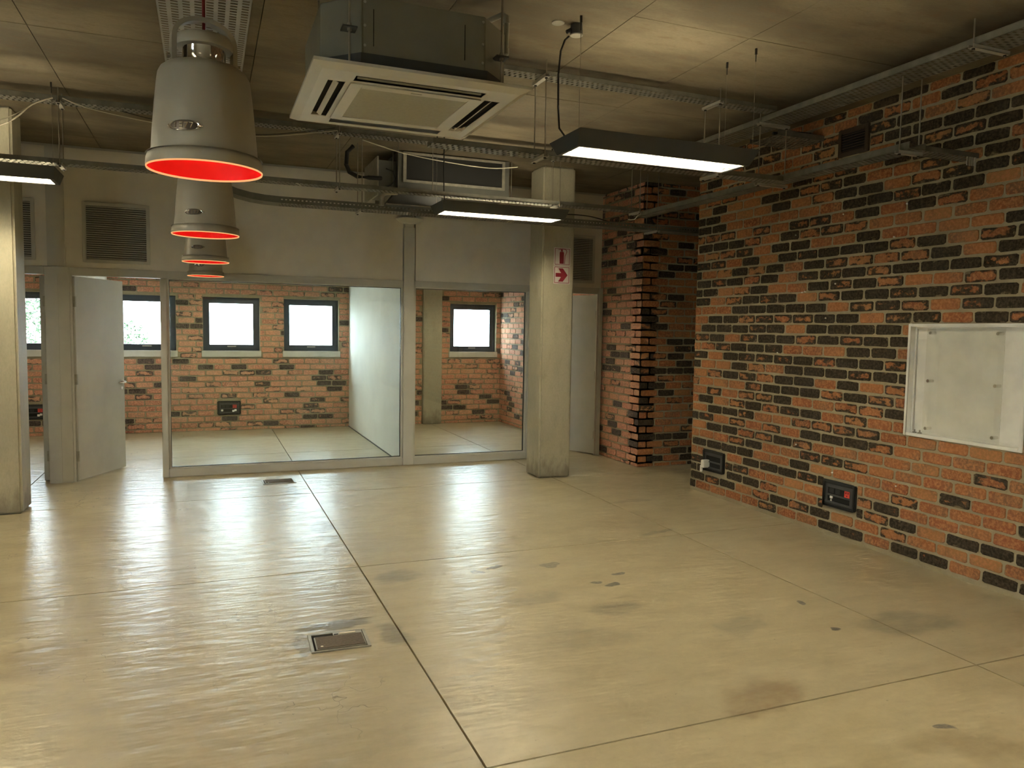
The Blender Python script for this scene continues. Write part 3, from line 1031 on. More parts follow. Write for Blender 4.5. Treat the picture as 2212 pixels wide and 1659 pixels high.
# ------------------------------------------------------------------ floor boxes
def floor_box(cx, cy, w, d, rot, lab, tab):
    T = thing('floor_box', (cx, cy, 0), lab, 'floor box', 'power boxes sunk in the floor')
    T['_o'] = [0, 0, 0]
    T.rotation_euler = (0, 0, rot)
    mb = MB()
    t = 0.016
    mb.plate(-w / 2, w / 2, -d / 2, d / 2, [(-w / 2 + t, w / 2 - t, -d / 2 + t, d / 2 - t)], lambda p, q, r, s: mb.box(p, q, r, s, 0.0, 0.006))
    mb.build('floor_frame', 'zinc', T, bevel=0.002)
    B(-w / 2 + t, w / 2 - t, -d / 2 + t, d / 2 - t, 0.0005, 0.002).build('gap', 'dark', T)
    e = 0.010
    l = B(-w / 2 + t + e, w / 2 - t - e * 0.4, -d / 2 + t + 0.004, d / 2 - t - (0.040 if tab else 0.006), 0.002, 0.010).build('lid', 'zinc', T, bevel=0.002)
    e2 = e + 0.006
    B(-w / 2 + t + e2, w / 2 - t - e2 * 0.6, -d / 2 + t + 0.010, d / 2 - t - (0.046 if tab else 0.012), 0.010, 0.012).build('carpet_inlay', 'carpet', l)
    MB().cyl((-w / 2 + t + e2 + 0.022, -d / 2 + t + 0.030, 0.012), (-w / 2 + t + e2 + 0.022, -d / 2 + t + 0.030, 0.0128), 0.007, 12).build('lid_screw', 'label', l)
    if tab:
        B(-0.02, w / 2 - t - 0.004, d / 2 - t - 0.036, d / 2 - t - 0.004, 0.002, 0.008).build('cable_flap', 'zinc', T)
        B(0.012, 0.092, d / 2 - t - 0.026, d / 2 - t - 0.010, 0.008, 0.009).build('paper_label', 'label', T)
        B(-0.016, 0.006, d / 2 - t - 0.030, d / 2 - t - 0.018, 0.008, 0.0086).build('cable_slot', 'dark', T)
    return T


floor_box(0.592, 3.720, 0.285, 0.225, -0.03, 'brown-lidded floor box with open cable flap near the floor joint', True)
floor_box(0.655, 7.835, 0.315, 0.225, 0.02, 'brown-lidded floor box close to the glass partition', False)


# ------------------------------------------------------------------ luminaires
def luminaire(cx, cy, lab, wires, cable=None):
    zb, zt = 2.542, 2.622
    T = thing('pendant_luminaire', (cx, cy, zb), lab, 'ceiling light', 'long charcoal louvred ceiling lights')
    lx, ly, bx, by = 0.588, 0.195, 0.570, 0.128
    th = 0.004
    mb = MB()
    up = [(-lx, -ly), (lx, -ly), (lx, ly), (-lx, ly)]
    lo = [(-bx, -by), (bx, -by), (bx, by), (-bx, by)]
    for i in range(4):
        j = (i + 1) % 4
        P = [(cx + lo[i][0], cy + lo[i][1], zb), (cx + lo[j][0], cy + lo[j][1], zb), (cx + up[j][0], cy + up[j][1], zt), (cx + up[i][0], cy + up[i][1], zt)]
        k = lambda p: (cx + (p[0] - cx) * (1 - th / lx * 1.0), cy + (p[1] - cy) * (1 - th / ly), p[2] + 0.0005)
        mb.hexa([k(P[0]), k(P[1]), P[1], P[0]], [k(P[3]), k(P[2]), P[2], P[3]])
    # bottom lip round the aperture
    mb.plate(cx - bx, cx + bx, cy - by, cy + by, [(cx - bx + 0.022, cx + bx - 0.022, cy - by + 0.018, cy + by - 0.018)], lambda p, q, r, s: mb.box(p, q, r, s, zb, zb + 0.003))
    # top pan with light gaps along both long sides
    mb.box(cx - lx + 0.012, cx + lx - 0.012, cy - 0.105, cy + 0.105, zt - 0.014, zt - 0.008)
    mb.build('housing', 'lum_body', T)
    # louvre: reflectors, spine and cross blades
    mb = MB()
    ax, ay = bx - 0.022, by - 0.018
    for s in (-1, 1):
        mb.hexa([(cx - ax, cy + s * ay, zb + 0.003), (cx + ax, cy + s * ay, zb + 0.003), (cx + ax, cy + s * (ay - 0.002), zb + 0.003), (cx - ax, cy + s * (ay - 0.002), zb + 0.003)],
                [(cx - ax, cy + s * (ay - 0.014), zb + 0.050), (cx + ax, cy + s * (ay - 0.014), zb + 0.050), (cx + ax, cy + s * (ay - 0.016), zb + 0.050), (cx - ax, cy + s * (ay - 0.016), zb + 0.050)])
    mb.box(cx - ax, cx + ax, cy - 0.003, cy + 0.003, zb + 0.004, zb + 0.030)
    mb.box(cx - ax, cx + ax, cy - ay + 0.014, cy + ay - 0.014, zt - 0.020, zt - 0.017)
    n = 22
    for k in range(n + 1):
        x = cx - ax + 0.004 + k * (2 * ax - 0.008) / n
        for s in (-1, 1):
            a_, b_ = sorted((cy + s * 0.004, cy + s * (ay - 0.003)))
            mb.hexa([(x - 0.0012, a_, zb + 0.003), (x + 0.0012, a_, zb + 0.003), (x + 0.0012, b_, zb + 0.003), (x - 0.0012, b_, zb + 0.003)],
                    [(x - 0.004, a_, zb + 0.013), (x + 0.004, a_, zb + 0.013), (x + 0.004, b_, zb + 0.013), (x - 0.004, b_, zb + 0.013)])
    mb.build('louvre', 'louvre', T)
    B(cx - ax, cx + ax, cy - 0.005, cy + 0.005, zb + 0.0005, zb + 0.004).build('louvre_spine', 'galv', T)
    for s in (-1, 1):
        MB().cyl((cx - 0.53, cy + s * 0.055, zb + 0.024), (cx + 0.53, cy + s * 0.055, zb + 0.024), 0.0085, 6).build('tube', 'tube', T)
        # lamp for the upward slot
        MB().cyl((cx - 0.53, cy + s * 0.120, zt - 0.026), (cx + 0.53, cy + s * 0.120, zt - 0.022), 0.0034, 4).build('uplight_tube', 'tube', T)
    for (wx, wy) in wires:
        w_ = MB().cyl((cx + wx, cy + wy, zt - 0.006), (cx + wx, cy + wy, ZC - 0.05), 0.0012, 6).build('suspension_wire', 'rod', T)
        MB().box(cx + wx - 0.005, cx + wx + 0.005, cy + wy - 0.005, cy + wy + 0.005, ZC - 0.035, ZC).box(cx + wx - 0.002, cx + wx + 0.002, cy + wy - 0.002, cy + wy + 0.002, ZC - 0.075, ZC - 0.035).build('ceiling_hook', 'black', w_)
    if cable:
        MB().tube(cable, 0.0055, 8).build('power_cable', 'black', T, smooth=True)
    return T


LX, LX2 = 2.437, -1.545
luminaire(LX, 3.895, 'nearest lit charcoal ceiling light hanging before the right brick wall', [(-0.565, -0.13), (0.585, -0.13), (0.578, 0.13)],
          [(1.862, 3.89, 3.155), (1.838, 3.89, 3.13), (1.815, 3.89, 3.07), (1.808, 3.90, 2.95), (1.810, 3.90, 2.78), (1.822, 3.905, 2.66), (1.862, 3.905, 2.616)])
luminaire(LX, 6.42, 'farther lit charcoal ceiling light hanging in front of the middle post', [(-0.55, 0.13), (0.55, 0.13)],
          [(1.93, 6.42, 2.61), (1.915, 6.42, 2.70), (1.912, 6.42, 2.9), (1.912, 6.42, 3.22)])
luminaire(LX2, 6.34, 'lit charcoal ceiling light cut by the left edge of the photo', [(0.56, -0.06), (-0.56, -0.06)])
for (x, y, lab) in ((LX2, 3.895, 'charcoal ceiling light left of the view beside the pendant row'), (LX, 1.37, 'charcoal ceiling light right of the viewpoint near the brick wall'),
                    (LX2, 1.37, 'charcoal ceiling light left of the viewpoint'), (LX, -1.15, 'charcoal ceiling light behind the viewpoint on the brick wall side'),
                    (LX2, -1.15, 'charcoal ceiling light behind the viewpoint on the left side')):
    luminaire(x, y, lab, [(-0.565, 0), (0.565, 0)])
for (x, y, lab) in ((-3.2, 10.3, 'charcoal ceiling light inside the left office'), (0.38, 10.3, 'charcoal ceiling light inside the middle office'),
                    (3.36, 10.0, 'charcoal ceiling light inside the right office')):
    luminaire(x, y, lab, [(-0.565, 0), (0.565, 0)])

# ceiling rose feeding the near luminaire, and the blank cover next to it
R = thing('ceiling_rose', (1.905, 3.885, ZC), 'round grey conduit box on the ceiling with black cable', 'conduit box')
MB().lathe((1.905, 3.885, ZC), [(0.033, 0.0), (0.035, -0.045), (0.033, -0.055), (0.0, -0.055)], 28).build('box_body', 'darkgrey', R, smooth=True)
MB().lathe((1.905, 3.885, ZC), [(0.0, -0.059), (0.034, -0.058), (0.036, -0.053), (0.0, -0.053)], 28).build('cover_plate', 'zinc', R, smooth=True)
MB().cyl((1.872, 3.888, ZC - 0.03), (1.848, 3.89, ZC - 0.045), 0.011, 10).build('cable_gland', 'black', R)
tag(MB().lathe((1.80, 3.90, ZC), [(0.0, -0.003), (0.034, -0.003), (0.036, 0.0)], 28).build('blanking_plate', 'zinc', off=(1.80, 3.90, ZC)), 'flat round grey blanking plate on the ceiling beside the conduit box', 'cover plate')


# ------------------------------------------------------------------ milk-can pendants
def pendant(cy, lab, emblem):
    cx, z = 0.004, 2.010
    T = thing('milk_can_pendant', (cx, cy, z), lab, 'pendant lamp', 'row of cream milk-can pendants')
    c = (cx, cy, z)
    K = 0.94
    n_before = set(bpy.data.objects)
    outer = [(0.1745, 0.002), (0.1755, 0.010), (0.1735, 0.030), (0.1700, 0.042), (0.1640, 0.047), (0.1600, 0.050), (0.1550, 0.120), (0.1470, 0.220), (0.1400, 0.290), (0.1370, 0.312), (0.1290, 0.329), (0.1130, 0.342), (0.0900, 0.351), (0.0650, 0.358)]
    sh = MB().lathe(c, outer, 64).build('shade', 'cream', T, smooth=True)
    inner = [(0.1715, 0.004), (0.1690, 0.034), (0.1560, 0.052), (0.1500, 0.12), (0.1420, 0.22), (0.1320, 0.30), (0.11, 0.33), (0.06, 0.345), (0.0, 0.346)]
    li = MB().lathe(c, inner, 64).build('shade_lining', 'red_in', sh, smooth=True)
    li['label'] = 'glowing red inner face of the shade'
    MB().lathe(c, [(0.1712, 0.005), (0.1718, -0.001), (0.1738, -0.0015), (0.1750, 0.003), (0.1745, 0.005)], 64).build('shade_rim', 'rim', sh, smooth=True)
    MB().lathe(c, [(0.1750, 0.0435), (0.1720, 0.0465), (0.1640, 0.0475), (0.1600, 0.0500)], 64).build('rolled_band', 'cream', sh, smooth=True)
    nk = MB().lathe(c, [(0.0640, 0.352), (0.0650, 0.358), (0.0640, 0.404), (0.0660, 0.408)], 48).build('neck', 'chrome', T, smooth=True)
    nk['label'] = 'polished chrome neck'
    MB().lathe(c, [(0.0640, 0.404), (0.0830, 0.406), (0.0860, 0.412), (0.0850, 0.436), (0.0800, 0.444), (0.06, 0.450), (0.0, 0.452)], 48).build('cap', 'cream', T, smooth=True)
    # strap handle arching over the cap
    mb = MB()
    R_, n = 0.092, 20
    prof = []
    for k in range(n + 1):
        a = PI * k / n
        prof.append((R_ * math.cos(a), 0.417 + 0.085 * math.sin(a) ** 0.75))
    prof = [(R_, 0.352)] + [(R_, 0.38)] + prof + [(-R_, 0.38), (-R_, 0.352)]
    hw, tk = 0.017, 0.0072
    ca_, sa_ = math.cos(0.25), math.sin(0.25)
    rings = []
    for i, (u, v) in enumerate(prof):
        u0, v0 = prof[max(i - 1, 0)]
        u1, v1 = prof[min(i + 1, len(prof) - 1)]
        L = math.hypot(u1 - u0, v1 - v0) or 1
        nu, nv = (v1 - v0) / L * tk, -(u1 - u0) / L * tk
        ring = []
        for (du, dv, w) in ((nu, nv, -hw), (nu, nv, hw), (-nu, -nv, hw), (-nu, -nv, -hw)):
            uu = u + du
            ring.append(mb.bm.verts.new((cx + uu * ca_ - w * sa_, cy + uu * sa_ + w * ca_, z + v + dv)))
        rings.append(ring)
    for p, q in zip(rings, rings[1:]):
        for i in range(4):
            mb.bm.faces.new((p[i], p[(i + 1) % 4], q[(i + 1) % 4], q[i]))
    mb.bm.faces.new(rings[0])
    mb.bm.faces.new(rings[-1])
    mb.build('handle', 'cream', T, smooth=True)
    for s in (-1, 1):
        p = Vector((cx + s * 0.066 * ca_, cy + s * 0.066 * sa_, z + 0.366))
        e = Vector((cx + s * 0.104 * ca_, cy + s * 0.104 * sa_, z + 0.366))
        MB().cyl(p, e, 0.006, 10).cyl(e, e + (e - p).normalized() * 0.006, 0.011, 12).build('handle_bolt', 'chrome', T, smooth=True)
    MB().cyl((cx, cy, z + 0.385), (cx, cy, z + 0.41), 0.008, 10).cyl((cx, cy, z + 0.38), (cx, cy, 3.100), 0.0046, 10).build('cord', 'red_cord', T, smooth=True)
    MB().lathe((cx, cy, z + 0.24), [(0, -0.045), (0.02, -0.04), (0.03, -0.02), (0.03, 0.005), (0.014, 0.045)], 8).build('bulb', 'bulb', T, smooth=True)
    if emblem:
        # oval chrome badge wrapped round the shade
        mb = MB()
        az = -PI / 2 - 0.38
        zc = 0.112
        hw, hh = 0.047, 0.0175

        def wrap(u, v, d):
            r = 0.1550 - (v + zc - 0.12) * 0.08 + d
            a = az + u / 0.155
            return (cx + r * math.cos(a), cy + r * math.sin(a), z + zc + v)
        n = 28
        prev = None
        loops = []
        for (k, d) in ((1.0, 0.0), (1.0, 0.005), (0.93, 0.0075), (0.86, 0.0055), (0.5, 0.006), (0.02, 0.006)):
            lp = []
            for i in range(n):
                a = 2 * PI * i / n
                cu, su = math.cos(a), math.sin(a)
                u = hw * k * math.copysign(abs(cu) ** 0.8, cu)
                v = hh * k * math.copysign(abs(su) ** 0.85, su)
                lp.append(mb.bm.verts.new(wrap(u, v, d)))
            loops.append(lp)
        for p, q in zip(loops, loops[1:]):
            for i in range(n):
                mb.bm.faces.new((p[i], p[(i + 1) % n], q[(i + 1) % n], q[i]))
        mb.bm.faces.new(loops[-1])
        for s in (-1, 1):
            a0, a1 = wrap(s * 0.046, 0, 0.003), wrap(s * 0.054, 0, 0.002)
            mb.tube([a0, a1], [0.006, 0.0015], 8)
        bd = mb.build('badge', 'chrome', sh, smooth=True)
        bd['label'] = 'oval chrome badge with raised numerals'
        mb = MB()
        lo = [mb.bm.verts.new(wrap(0.82 * hw * math.copysign(abs(math.cos(2 * PI * i / n)) ** 0.8, math.cos(2 * PI * i / n)), 0.82 * hh * math.copysign(abs(math.sin(2 * PI * i / n)) ** 0.85, math.sin(2 * PI * i / n)), 0.0066)) for i in range(n)]
        hi = [mb.bm.verts.new(wrap(0.40 * hw * math.cos(2 * PI * i / n), 0.40 * hh * math.sin(2 * PI * i / n), 0.0070)) for i in range(n)]
        for i in range(n):
            mb.bm.faces.new((lo[i], lo[(i + 1) % n], hi[(i + 1) % n], hi[i]))
        mb.bm.faces.new(hi)
        mb.build('badge_field', 'badge_dark', sh, smooth=True)
        # raised numerals 1877
        mb = MB()
        seg = {'1': [((0.3, 1), (0.3, 0)), ((0.3, 1), (0.05, 0.8)), ((0.05, 0), (0.55, 0))],
               '8': [((0.1, 0.5), (0.6, 0.5)), ((0.1, 1), (0.6, 1)), ((0.1, 0), (0.6, 0)), ((0.1, 1), (0.1, 0)), ((0.6, 1), (0.6, 0))],
               '7': [((0.0, 1), (0.6, 1)), ((0.6, 1), (0.2, 0))]}
        H = 0.017
        u0 = -0.027
        for ch in '1877':
            for (a, b) in seg[ch]:
                pts = [wrap(u0 + (a[0] + (b[0] - a[0]) * k / 2) * H, (a[1] + (b[1] - a[1]) * k / 2 - 0.5) * H, 0.0078) for k in range(3)]
                mb.tube(pts, 0.0013, 6)
            u0 += 0.0145
        mb.build('badge_numerals', 'chrome', sh, smooth=True)


    for o_ in set(bpy.data.objects) - n_before:
        if o_.name.startswith('cord'):
            continue
        for v_ in o_.data.vertices:
            v_.co.x *= K
            v_.co.y *= K
            v_.co.z *= 0.875


for cy_, lab, em in ((2.52, 'largest cream milk-can pendant with red inside and chrome badge', True), (4.30, 'second cream milk-can pendant along the row from the camera', True),
                     (6.15, 'third cream milk-can pendant along the row from the camera', True), (7.92, 'smallest cream milk-can pendant nearest the glass partition', True)):
    pendant(cy_, lab, em)


# ------------------------------------------------------------------ cable trays
def tray(name, lab, axis, a, b, c0, c1, z, h=0.04, cols=4, pitch=0.036, slot=0.4, mat='galv', flange='solid', th=0.0016, ramp=None, group='cable trays'):
    """axis 'x' or 'y': runs a..b along it, c0..c1 across, bottom at z, real slots in the bottom"""
    P = (lambda s, c, zz: (s, c, zz)) if axis == 'x' else (lambda s, c, zz: (c, s, zz))
    mid = P((a + b) / 2, (c0 + c1) / 2, z)
    T = thing(name, mid, lab, 'cable tray', group)

    def bx(mb, s0, s1, k0, k1, q0, q1):
        p, q = P(s0, k0, q0), P(s1, k1, q1)
        mb.box(p[0], q[0], p[1], q[1], q0, q1)
    mb = MB()
    w = c1 - c0
    cw = w / cols
    rib = cw * (1 - 0.62)
    n = max(1, int((b - a) / pitch))
    pp = (b - a) / n
    edges = [c0]
    for k in range(cols):
        edges += [c0 + cw * (k + 0.5) - cw * 0.31, c0 + cw * (k + 0.5) + cw * 0.31]
    edges.append(c1)
    for k in range(0, len(edges), 2):
        bx(mb, a, b, edges[k], edges[k + 1], z, z + th)
    for k in range(1, len(edges) - 1, 2):
        st = 0.5 * pp if (k // 2) % 2 else 0.0
        for i in range(n + 1):
            s0 = a + i * pp + st - pp * (1 - slot) / 2
            s1 = s0 + pp * (1 - slot)
            s0, s1 = max(s0, a), min(s1, b)
            if s1 > s0:
                bx(mb, s0, s1, edges[k], edges[k + 1], z, z + th)
    mb.build('perforated_base', mat, T)
    for c in (c0, c1):
        mb = MB()
        k0, k1 = (c, c + th) if c == c0 else (c - th, c)
        if flange == 'solid':
            bx(mb, a, b, k0, k1, z, z + h)
        else:
            bx(mb, a, b, k0, k1, z, z + h * 0.36)
            bx(mb, a, b, k0, k1, z + h * 0.64, z + h)
            m = int((b - a) / 0.034)
            for i in range(m + 1):
                s = a + i * (b - a) / m
                bx(mb, max(a, s - 0.0095), min(b, s + 0.0095), k0, k1, z + h * 0.36, z + h * 0.64)
        # rolled top edge
        e0, e1 = (c, c + 0.008) if c == c0 else (c - 0.008, c)
        bx(mb, a, b, e0, e1, z + h - th, z + h)
        mb.build('side_flange', mat, T)
    return T


tray('perforated_tray', 'wide pale perforated tray above the row of pendants', 'y', -1.0, 8.30, -0.207, 0.225, 3.102, 0.02, 8, 0.034, 0.54, 'galv_pale')
tray('cable_tray', 'upper perforated tray running right from the ceiling cassette to the wall', 'x', 0.75, 3.78, 4.458, 4.575, 3.132, 0.028, 3)
tray('cable_tray', 'perforated tray hanging low just behind the nearest ceiling light', 'x', 1.26, 3.86, 4.458, 4.59, 2.645, 0.032, 3)
tray('cable_tray', 'ceiling-level tray crossing the room behind the largest pendant', 'x', XL, 3.78, 6.40, 6.53, 3.128, 0.038, 3)
tray('cable_tray', 'low slim tray crossing the room in front of the upper white boards', 'x', XL, 3.86, 6.40, 6.53, 2.690, 0.032, 3)
tray('cable_tray', 'long ceiling-level tray running beside the right brick wall', 'y', YN, 6.37, 3.78, 4.0, 3.085, 0.040, 5)
tray('cable_tray', 'low slim tray running toward the camera beside the right brick wall', 'y', 3.40, 6.53, 3.862, 3.995, 2.652, 0.042, 3)
TB = tray('cable_tray', 'short low branch tray reaching the right brick wall', 'x', 3.995, XR - 0.012, 3.40, 3.52, 2.652, 0.03, 3)
tray('cable_tray', 'short ceiling-level branch tray reaching the brick wall below dark cables', 'x', 4.0, XR - 0.012, 4.70, 5.02, 3.04, 0.04, 6)
T3 = tray('cable_tray', 'slotted tray hanging lowest, close to the white boards and column', 'x', 0.60, 6.3, 6.90, 7.10, 2.600, 0.055, 3, 0.028, 0.5, 'galv', 'slots')
mb = MB()
pr = [(0.60, 2.600), (0.48, 2.604), (0.36, 2.617), (0.26, 2.638), (0.20, 2.658)]
for c in (6.90, 7.0984):
    for (p, q) in zip(pr, pr[1:]):
        mb.hexa([(p[0], c, p[1]), (q[0], c, q[1]), (q[0], c + 0.0016, q[1]), (p[0], c + 0.0016, p[1])],
                [(p[0], c, p[1] + 0.055), (q[0], c, q[1] + 0.055), (q[0], c + 0.0016, q[1] + 0.055), (p[0], c + 0.0016, p[1] + 0.055)])
for (p, q) in zip(pr, pr[1:]):
    mb.hexa([(p[0], 6.90, p[1]), (q[0], 6.90, q[1]), (q[0], 7.10, q[1]), (p[0], 7.10, p[1])],
            [(p[0], 6.90, p[1] + 0.0015), (q[0], 6.90, q[1] + 0.0015), (q[0], 7.10, q[1] + 0.0015), (p[0], 7.10, p[1] + 0.0015)])
mb.build('upswept_end', 'galv', T3)


# ------------------------------------------------------------------ tray hangers
def hanger(lab, axis, s, c0, c1, zs, ztop=ZC):
    """two threaded rods at c0, c1 with channel brackets at heights zs"""
    P = (lambda c: (s, c)) if axis == 'x' else (lambda c: (c, s))
    m = P((c0 + c1) / 2)
    T = thing('tray_hanger', (m[0], m[1], min(zs)), lab, 'hanger', 'threaded-rod tray hangers')
    for c in (c0, c1):
        x, y = P(c)
        MB().cyl((x, y, min(zs) - 0.03), (x, y, ztop), 0.0042, 8).build('threaded_rod', 'rod', T, smooth=True)
    for zz in zs:
        mb = MB()
        p, q = P(c0 - 0.02), P(c1 + 0.02)
        hw = 0.016
        if axis == 'x':
            mb.box(s - hw, s + hw, p[1], q[1], zz - 0.020, zz - 0.018).box(s - hw, s - hw + 0.002, p[1], q[1], zz - 0.020, zz - 0.0005).box(s + hw - 0.002, s + hw, p[1], q[1], zz - 0.020, zz - 0.0005)
        else:
            mb.box(p[0], q[0], s - hw, s + hw, zz - 0.020, zz - 0.018).box(p[0], q[0], s - hw, s - hw + 0.002, zz - 0.020, zz - 0.0005).box(p[0], q[0], s + hw - 0.002, s + hw, zz - 0.020, zz - 0.0005)
        br = mb.build('channel_bracket', 'alu', T)
        for c in (c0, c1):
            x, y = P(c)
            MB().cyl((x, y, zz - 0.027), (x, y, zz - 0.020), 0.009, 6).build('hex_nut', 'black', br)


hanger('two-tier rod hanger just left of the nearest ceiling light', 'x', 1.978, 4.443, 4.612, (3.132, 2.645))
hanger('two-tier rod hanger above the right end of the nearest ceiling light', 'x', 3.282, 4.443, 4.612, (3.132, 2.645))
hanger('two-tier rod hanger at the far left above the cut-off light', 'x', -0.960, 6.388, 6.545, (3.128, 2.690))
hanger('two-tier rod hanger under the left end of the ceiling cassette', 'x', 1.022, 6.388, 6.545, (3.128, 2.690))
hanger('two-tier rod hanger beside the concrete column above the farther light', 'x', 3.00, 6.388, 6.545, (3.128, 2.690))
hanger('rod hanger at the bend of the low tray before the brick pier', 'x', 3.84, 6.388, 6.545, (2.690,))
hanger('two-tier rod hanger beside the short branch tray on the right wall', 'y', 4.62, 3.770, 4.010, (3.085, 2.652))
hanger('rod hanger holding the near end of the low wall-side tray', 'y', 3.46, 3.852, 4.006, (2.652,), 3.085)
hanger('rod hanger high in the upper right corner beside the wall', 'y', 2.95, 3.770, 4.010, (3.085,))
hanger('pair of rods carrying the lowest slotted tray left of the ducted unit', 'x', 1.30, 6.892, 7.108, (2.600,))
hanger('pair of rods carrying the lowest slotted tray before the brick alcove', 'x', 4.36, 6.892, 7.108, (2.600,))

# ------------------------------------------------------------------ ceiling cassette air conditioner
ax0, ax1, ay0, ay1 = 0.412, 1.362, 3.215, 4.165
acx, acy = (ax0 + ax1) / 2, (ay0 + ay1) / 2
zp = 2.600
A = thing('ceiling_cassette', (acx, acy, zp), 'large four-way cassette air conditioner with grey casing hung from ceiling', 'air conditioner')
# casing: chamfered box
hw, chm = 0.42, 0.150
oct_ = [(-hw + chm, -hw), (hw - chm, -hw), (hw, -hw + chm), (hw, hw - chm), (hw - chm, hw), (-hw + chm, hw), (-hw, hw - chm), (-hw, -hw + chm)]
cs = MB().prism([(acx + x, acy + y, zp + 0.085) for x, y in oct_], (0, 0, 0.235)).build('casing', 'ac_case', A, bevel=0.004)
MB().prism([(acx + x * 1.03, acy + y * 1.03, zp + 0.030) for x, y in oct_], (0, 0, 0.055)).build('lower_collar', 'lum_body', A)
for sx in (-0.225, 0.175):
    B(acx + sx, acx + sx + 0.003, acy - hw - 0.002, acy - hw, zp + 0.12, zp + 0.27).build('casing_seam', 'dark', cs)
for sx in (-0.26, 0.26):
    for sz in (0.12, 0.20, 0.295):
        MB().cyl((acx + sx, acy - hw - 0.003, zp + sz), (acx + sx, acy - hw, zp + sz), 0.006, 8).build('casing_screw', 'zinc', cs)
# bottom panel with four outlet slots and central intake
sl = 0.29
so, si = 0.392, 0.318
hol = [(acx - sl, acx + sl, acy - so, acy - si), (acx - sl, acx + sl, acy + si, acy + so), (acx - so, acx - si, acy - sl, acy + sl), (acx + si, acx + so, acy - sl, acy + sl)]
mb = MB()
bt = 0.435
mb.plate(acx - bt, acx + bt, acy - bt, acy + bt, hol, lambda p, q, r, s: mb.box(p, q, r, s, zp, zp + 0.003))
o4 = [(-0.475, -0.475), (0.475, -0.475), (0.475, 0.475), (-0.475, 0.475)]
i4 = [(-bt, -bt), (bt, -bt), (bt, bt), (-bt, bt)]
for i in range(4):
    j = (i + 1) % 4
    a, b, c, d = i4[i], i4[j], o4[j], o4[i]
    mb.hexa([(acx + a[0], acy + a[1], zp), (acx + b[0], acy + b[1], zp), (acx + c[0], acy + c[1], zp + 0.017), (acx + d[0], acy + d[1], zp + 0.017)],
            [(acx + a[0], acy + a[1], zp + 0.03), (acx + b[0], acy + b[1], zp + 0.03), (acx + c[0], acy + c[1], zp + 0.030), (acx + d[0], acy + d[1], zp + 0.030)])
pn = mb.build('fascia_panel', 'ac_white', A)
for (x0_, x1_, y0_, y1_) in hol:
    B(x0_ - 0.004, x1_ + 0.004, y0_ - 0.004, y1_ + 0.004, zp + 0.020, zp + 0.029).build('outlet_throat', 'dark', pn)
    if x1_ - x0_ > y1_ - y0_:
        s = 1 if y0_ > acy else -1
        MB().obox(((x0_ + x1_) / 2, (y0_ + y1_) / 2, zp + 0.004), (1, 0, 0), (0, 0.9, 0.43 * s), (0, -0.43 * s, 0.9), (-sl + 0.012, -0.004, 0.002), (sl - 0.012, 0.008, 0.004)).build('louvre_blade', 'ac_white' if s > 0 else 'ac_case', A)
    else:
        s = 1 if x0_ > acx else -1
        MB().obox(((x0_ + x1_) / 2, (y0_ + y1_) / 2, zp + 0.004), (0, 1, 0), (0.8, 0, 0.6 * s), (0.6 * s, 0, -0.8), (-sl + 0.012, -0.012, -0.001), (sl - 0.012, 0.012, 0.002)).build('louvre_blade', 'ac_white', A)
mb = MB()
mb.plate(acx - 0.300, acx + 0.300, acy - 0.300, acy + 0.300, [(acx - 0.245, acx + 0.245, acy - 0.245, acy + 0.245)], lambda p, q, r, s: mb.box(p, q, r, s, zp - 0.006, zp))
ig = mb.build('intake_frame', 'ac_white', A, bevel=0.003)
B(acx - 0.245, acx + 0.245, acy - 0.245, acy + 0.245, zp - 0.003, zp).build('intake_mesh', 'ac_mesh', ig)
B(acx - 0.025, acx + 0.025, acy - 0.278, acy - 0.266, zp - 0.007, zp - 0.006).build('intake_latch', 'ac_mesh', ig)
for (x, y) in ((-0.33, -0.455), (0.36, -0.39), (-0.33, 0.455), (0.38, 0.39)):
    px, py = acx + x, acy + y
    mb = MB().cyl((px, py, zp + 0.035), (px, py, ZC), 0.0048, 8)
    mb.build('threaded_rod', 'rod', A, smooth=True)
    B(px - 0.03, px + 0.03, py - 0.02, py + 0.045 * (1 if y < 0 else -1), zp + 0.165, zp + 0.171).build('hanging_bracket', 'darkgrey', A)
    MB().cyl((px, py, zp + 0.155), (px, py, zp + 0.185), 0.010, 6).build('hex_nut', 'rod', A)

# grey condensate pipe beside the cassette
Pp = thing('drain_pipe', (1.40, 3.75, 2.93), 'grey plastic condensate pipe looping up beside the cassette', 'pipe')
MB().tube([(1.30, 3.74, 2.928), (1.37, 3.74, 2.928), (1.415, 3.745, 2.930), (1.436, 3.748, 2.952), (1.440, 3.75, 3.0), (1.442, 3.75, 3.10), (1.440, 3.752, 3.140), (1.425, 3.765, 3.152), (1.40, 3.83, 3.152), (1.36, 3.95, 3.150)], 0.0135, 14).build('pipe_run', 'pvc', Pp, smooth=True)
for (a, b) in (((1.355, 3.74, 2.928), (1.385, 3.742, 2.928)), ((1.4385, 3.7485, 2.950), (1.4395, 3.75, 2.982)), ((1.4415, 3.75, 3.105), (1.4405, 3.7515, 3.138))):
    MB().cyl(a, b, 0.0170, 14).build('pipe_socket', 'pvc', Pp, smooth=True)

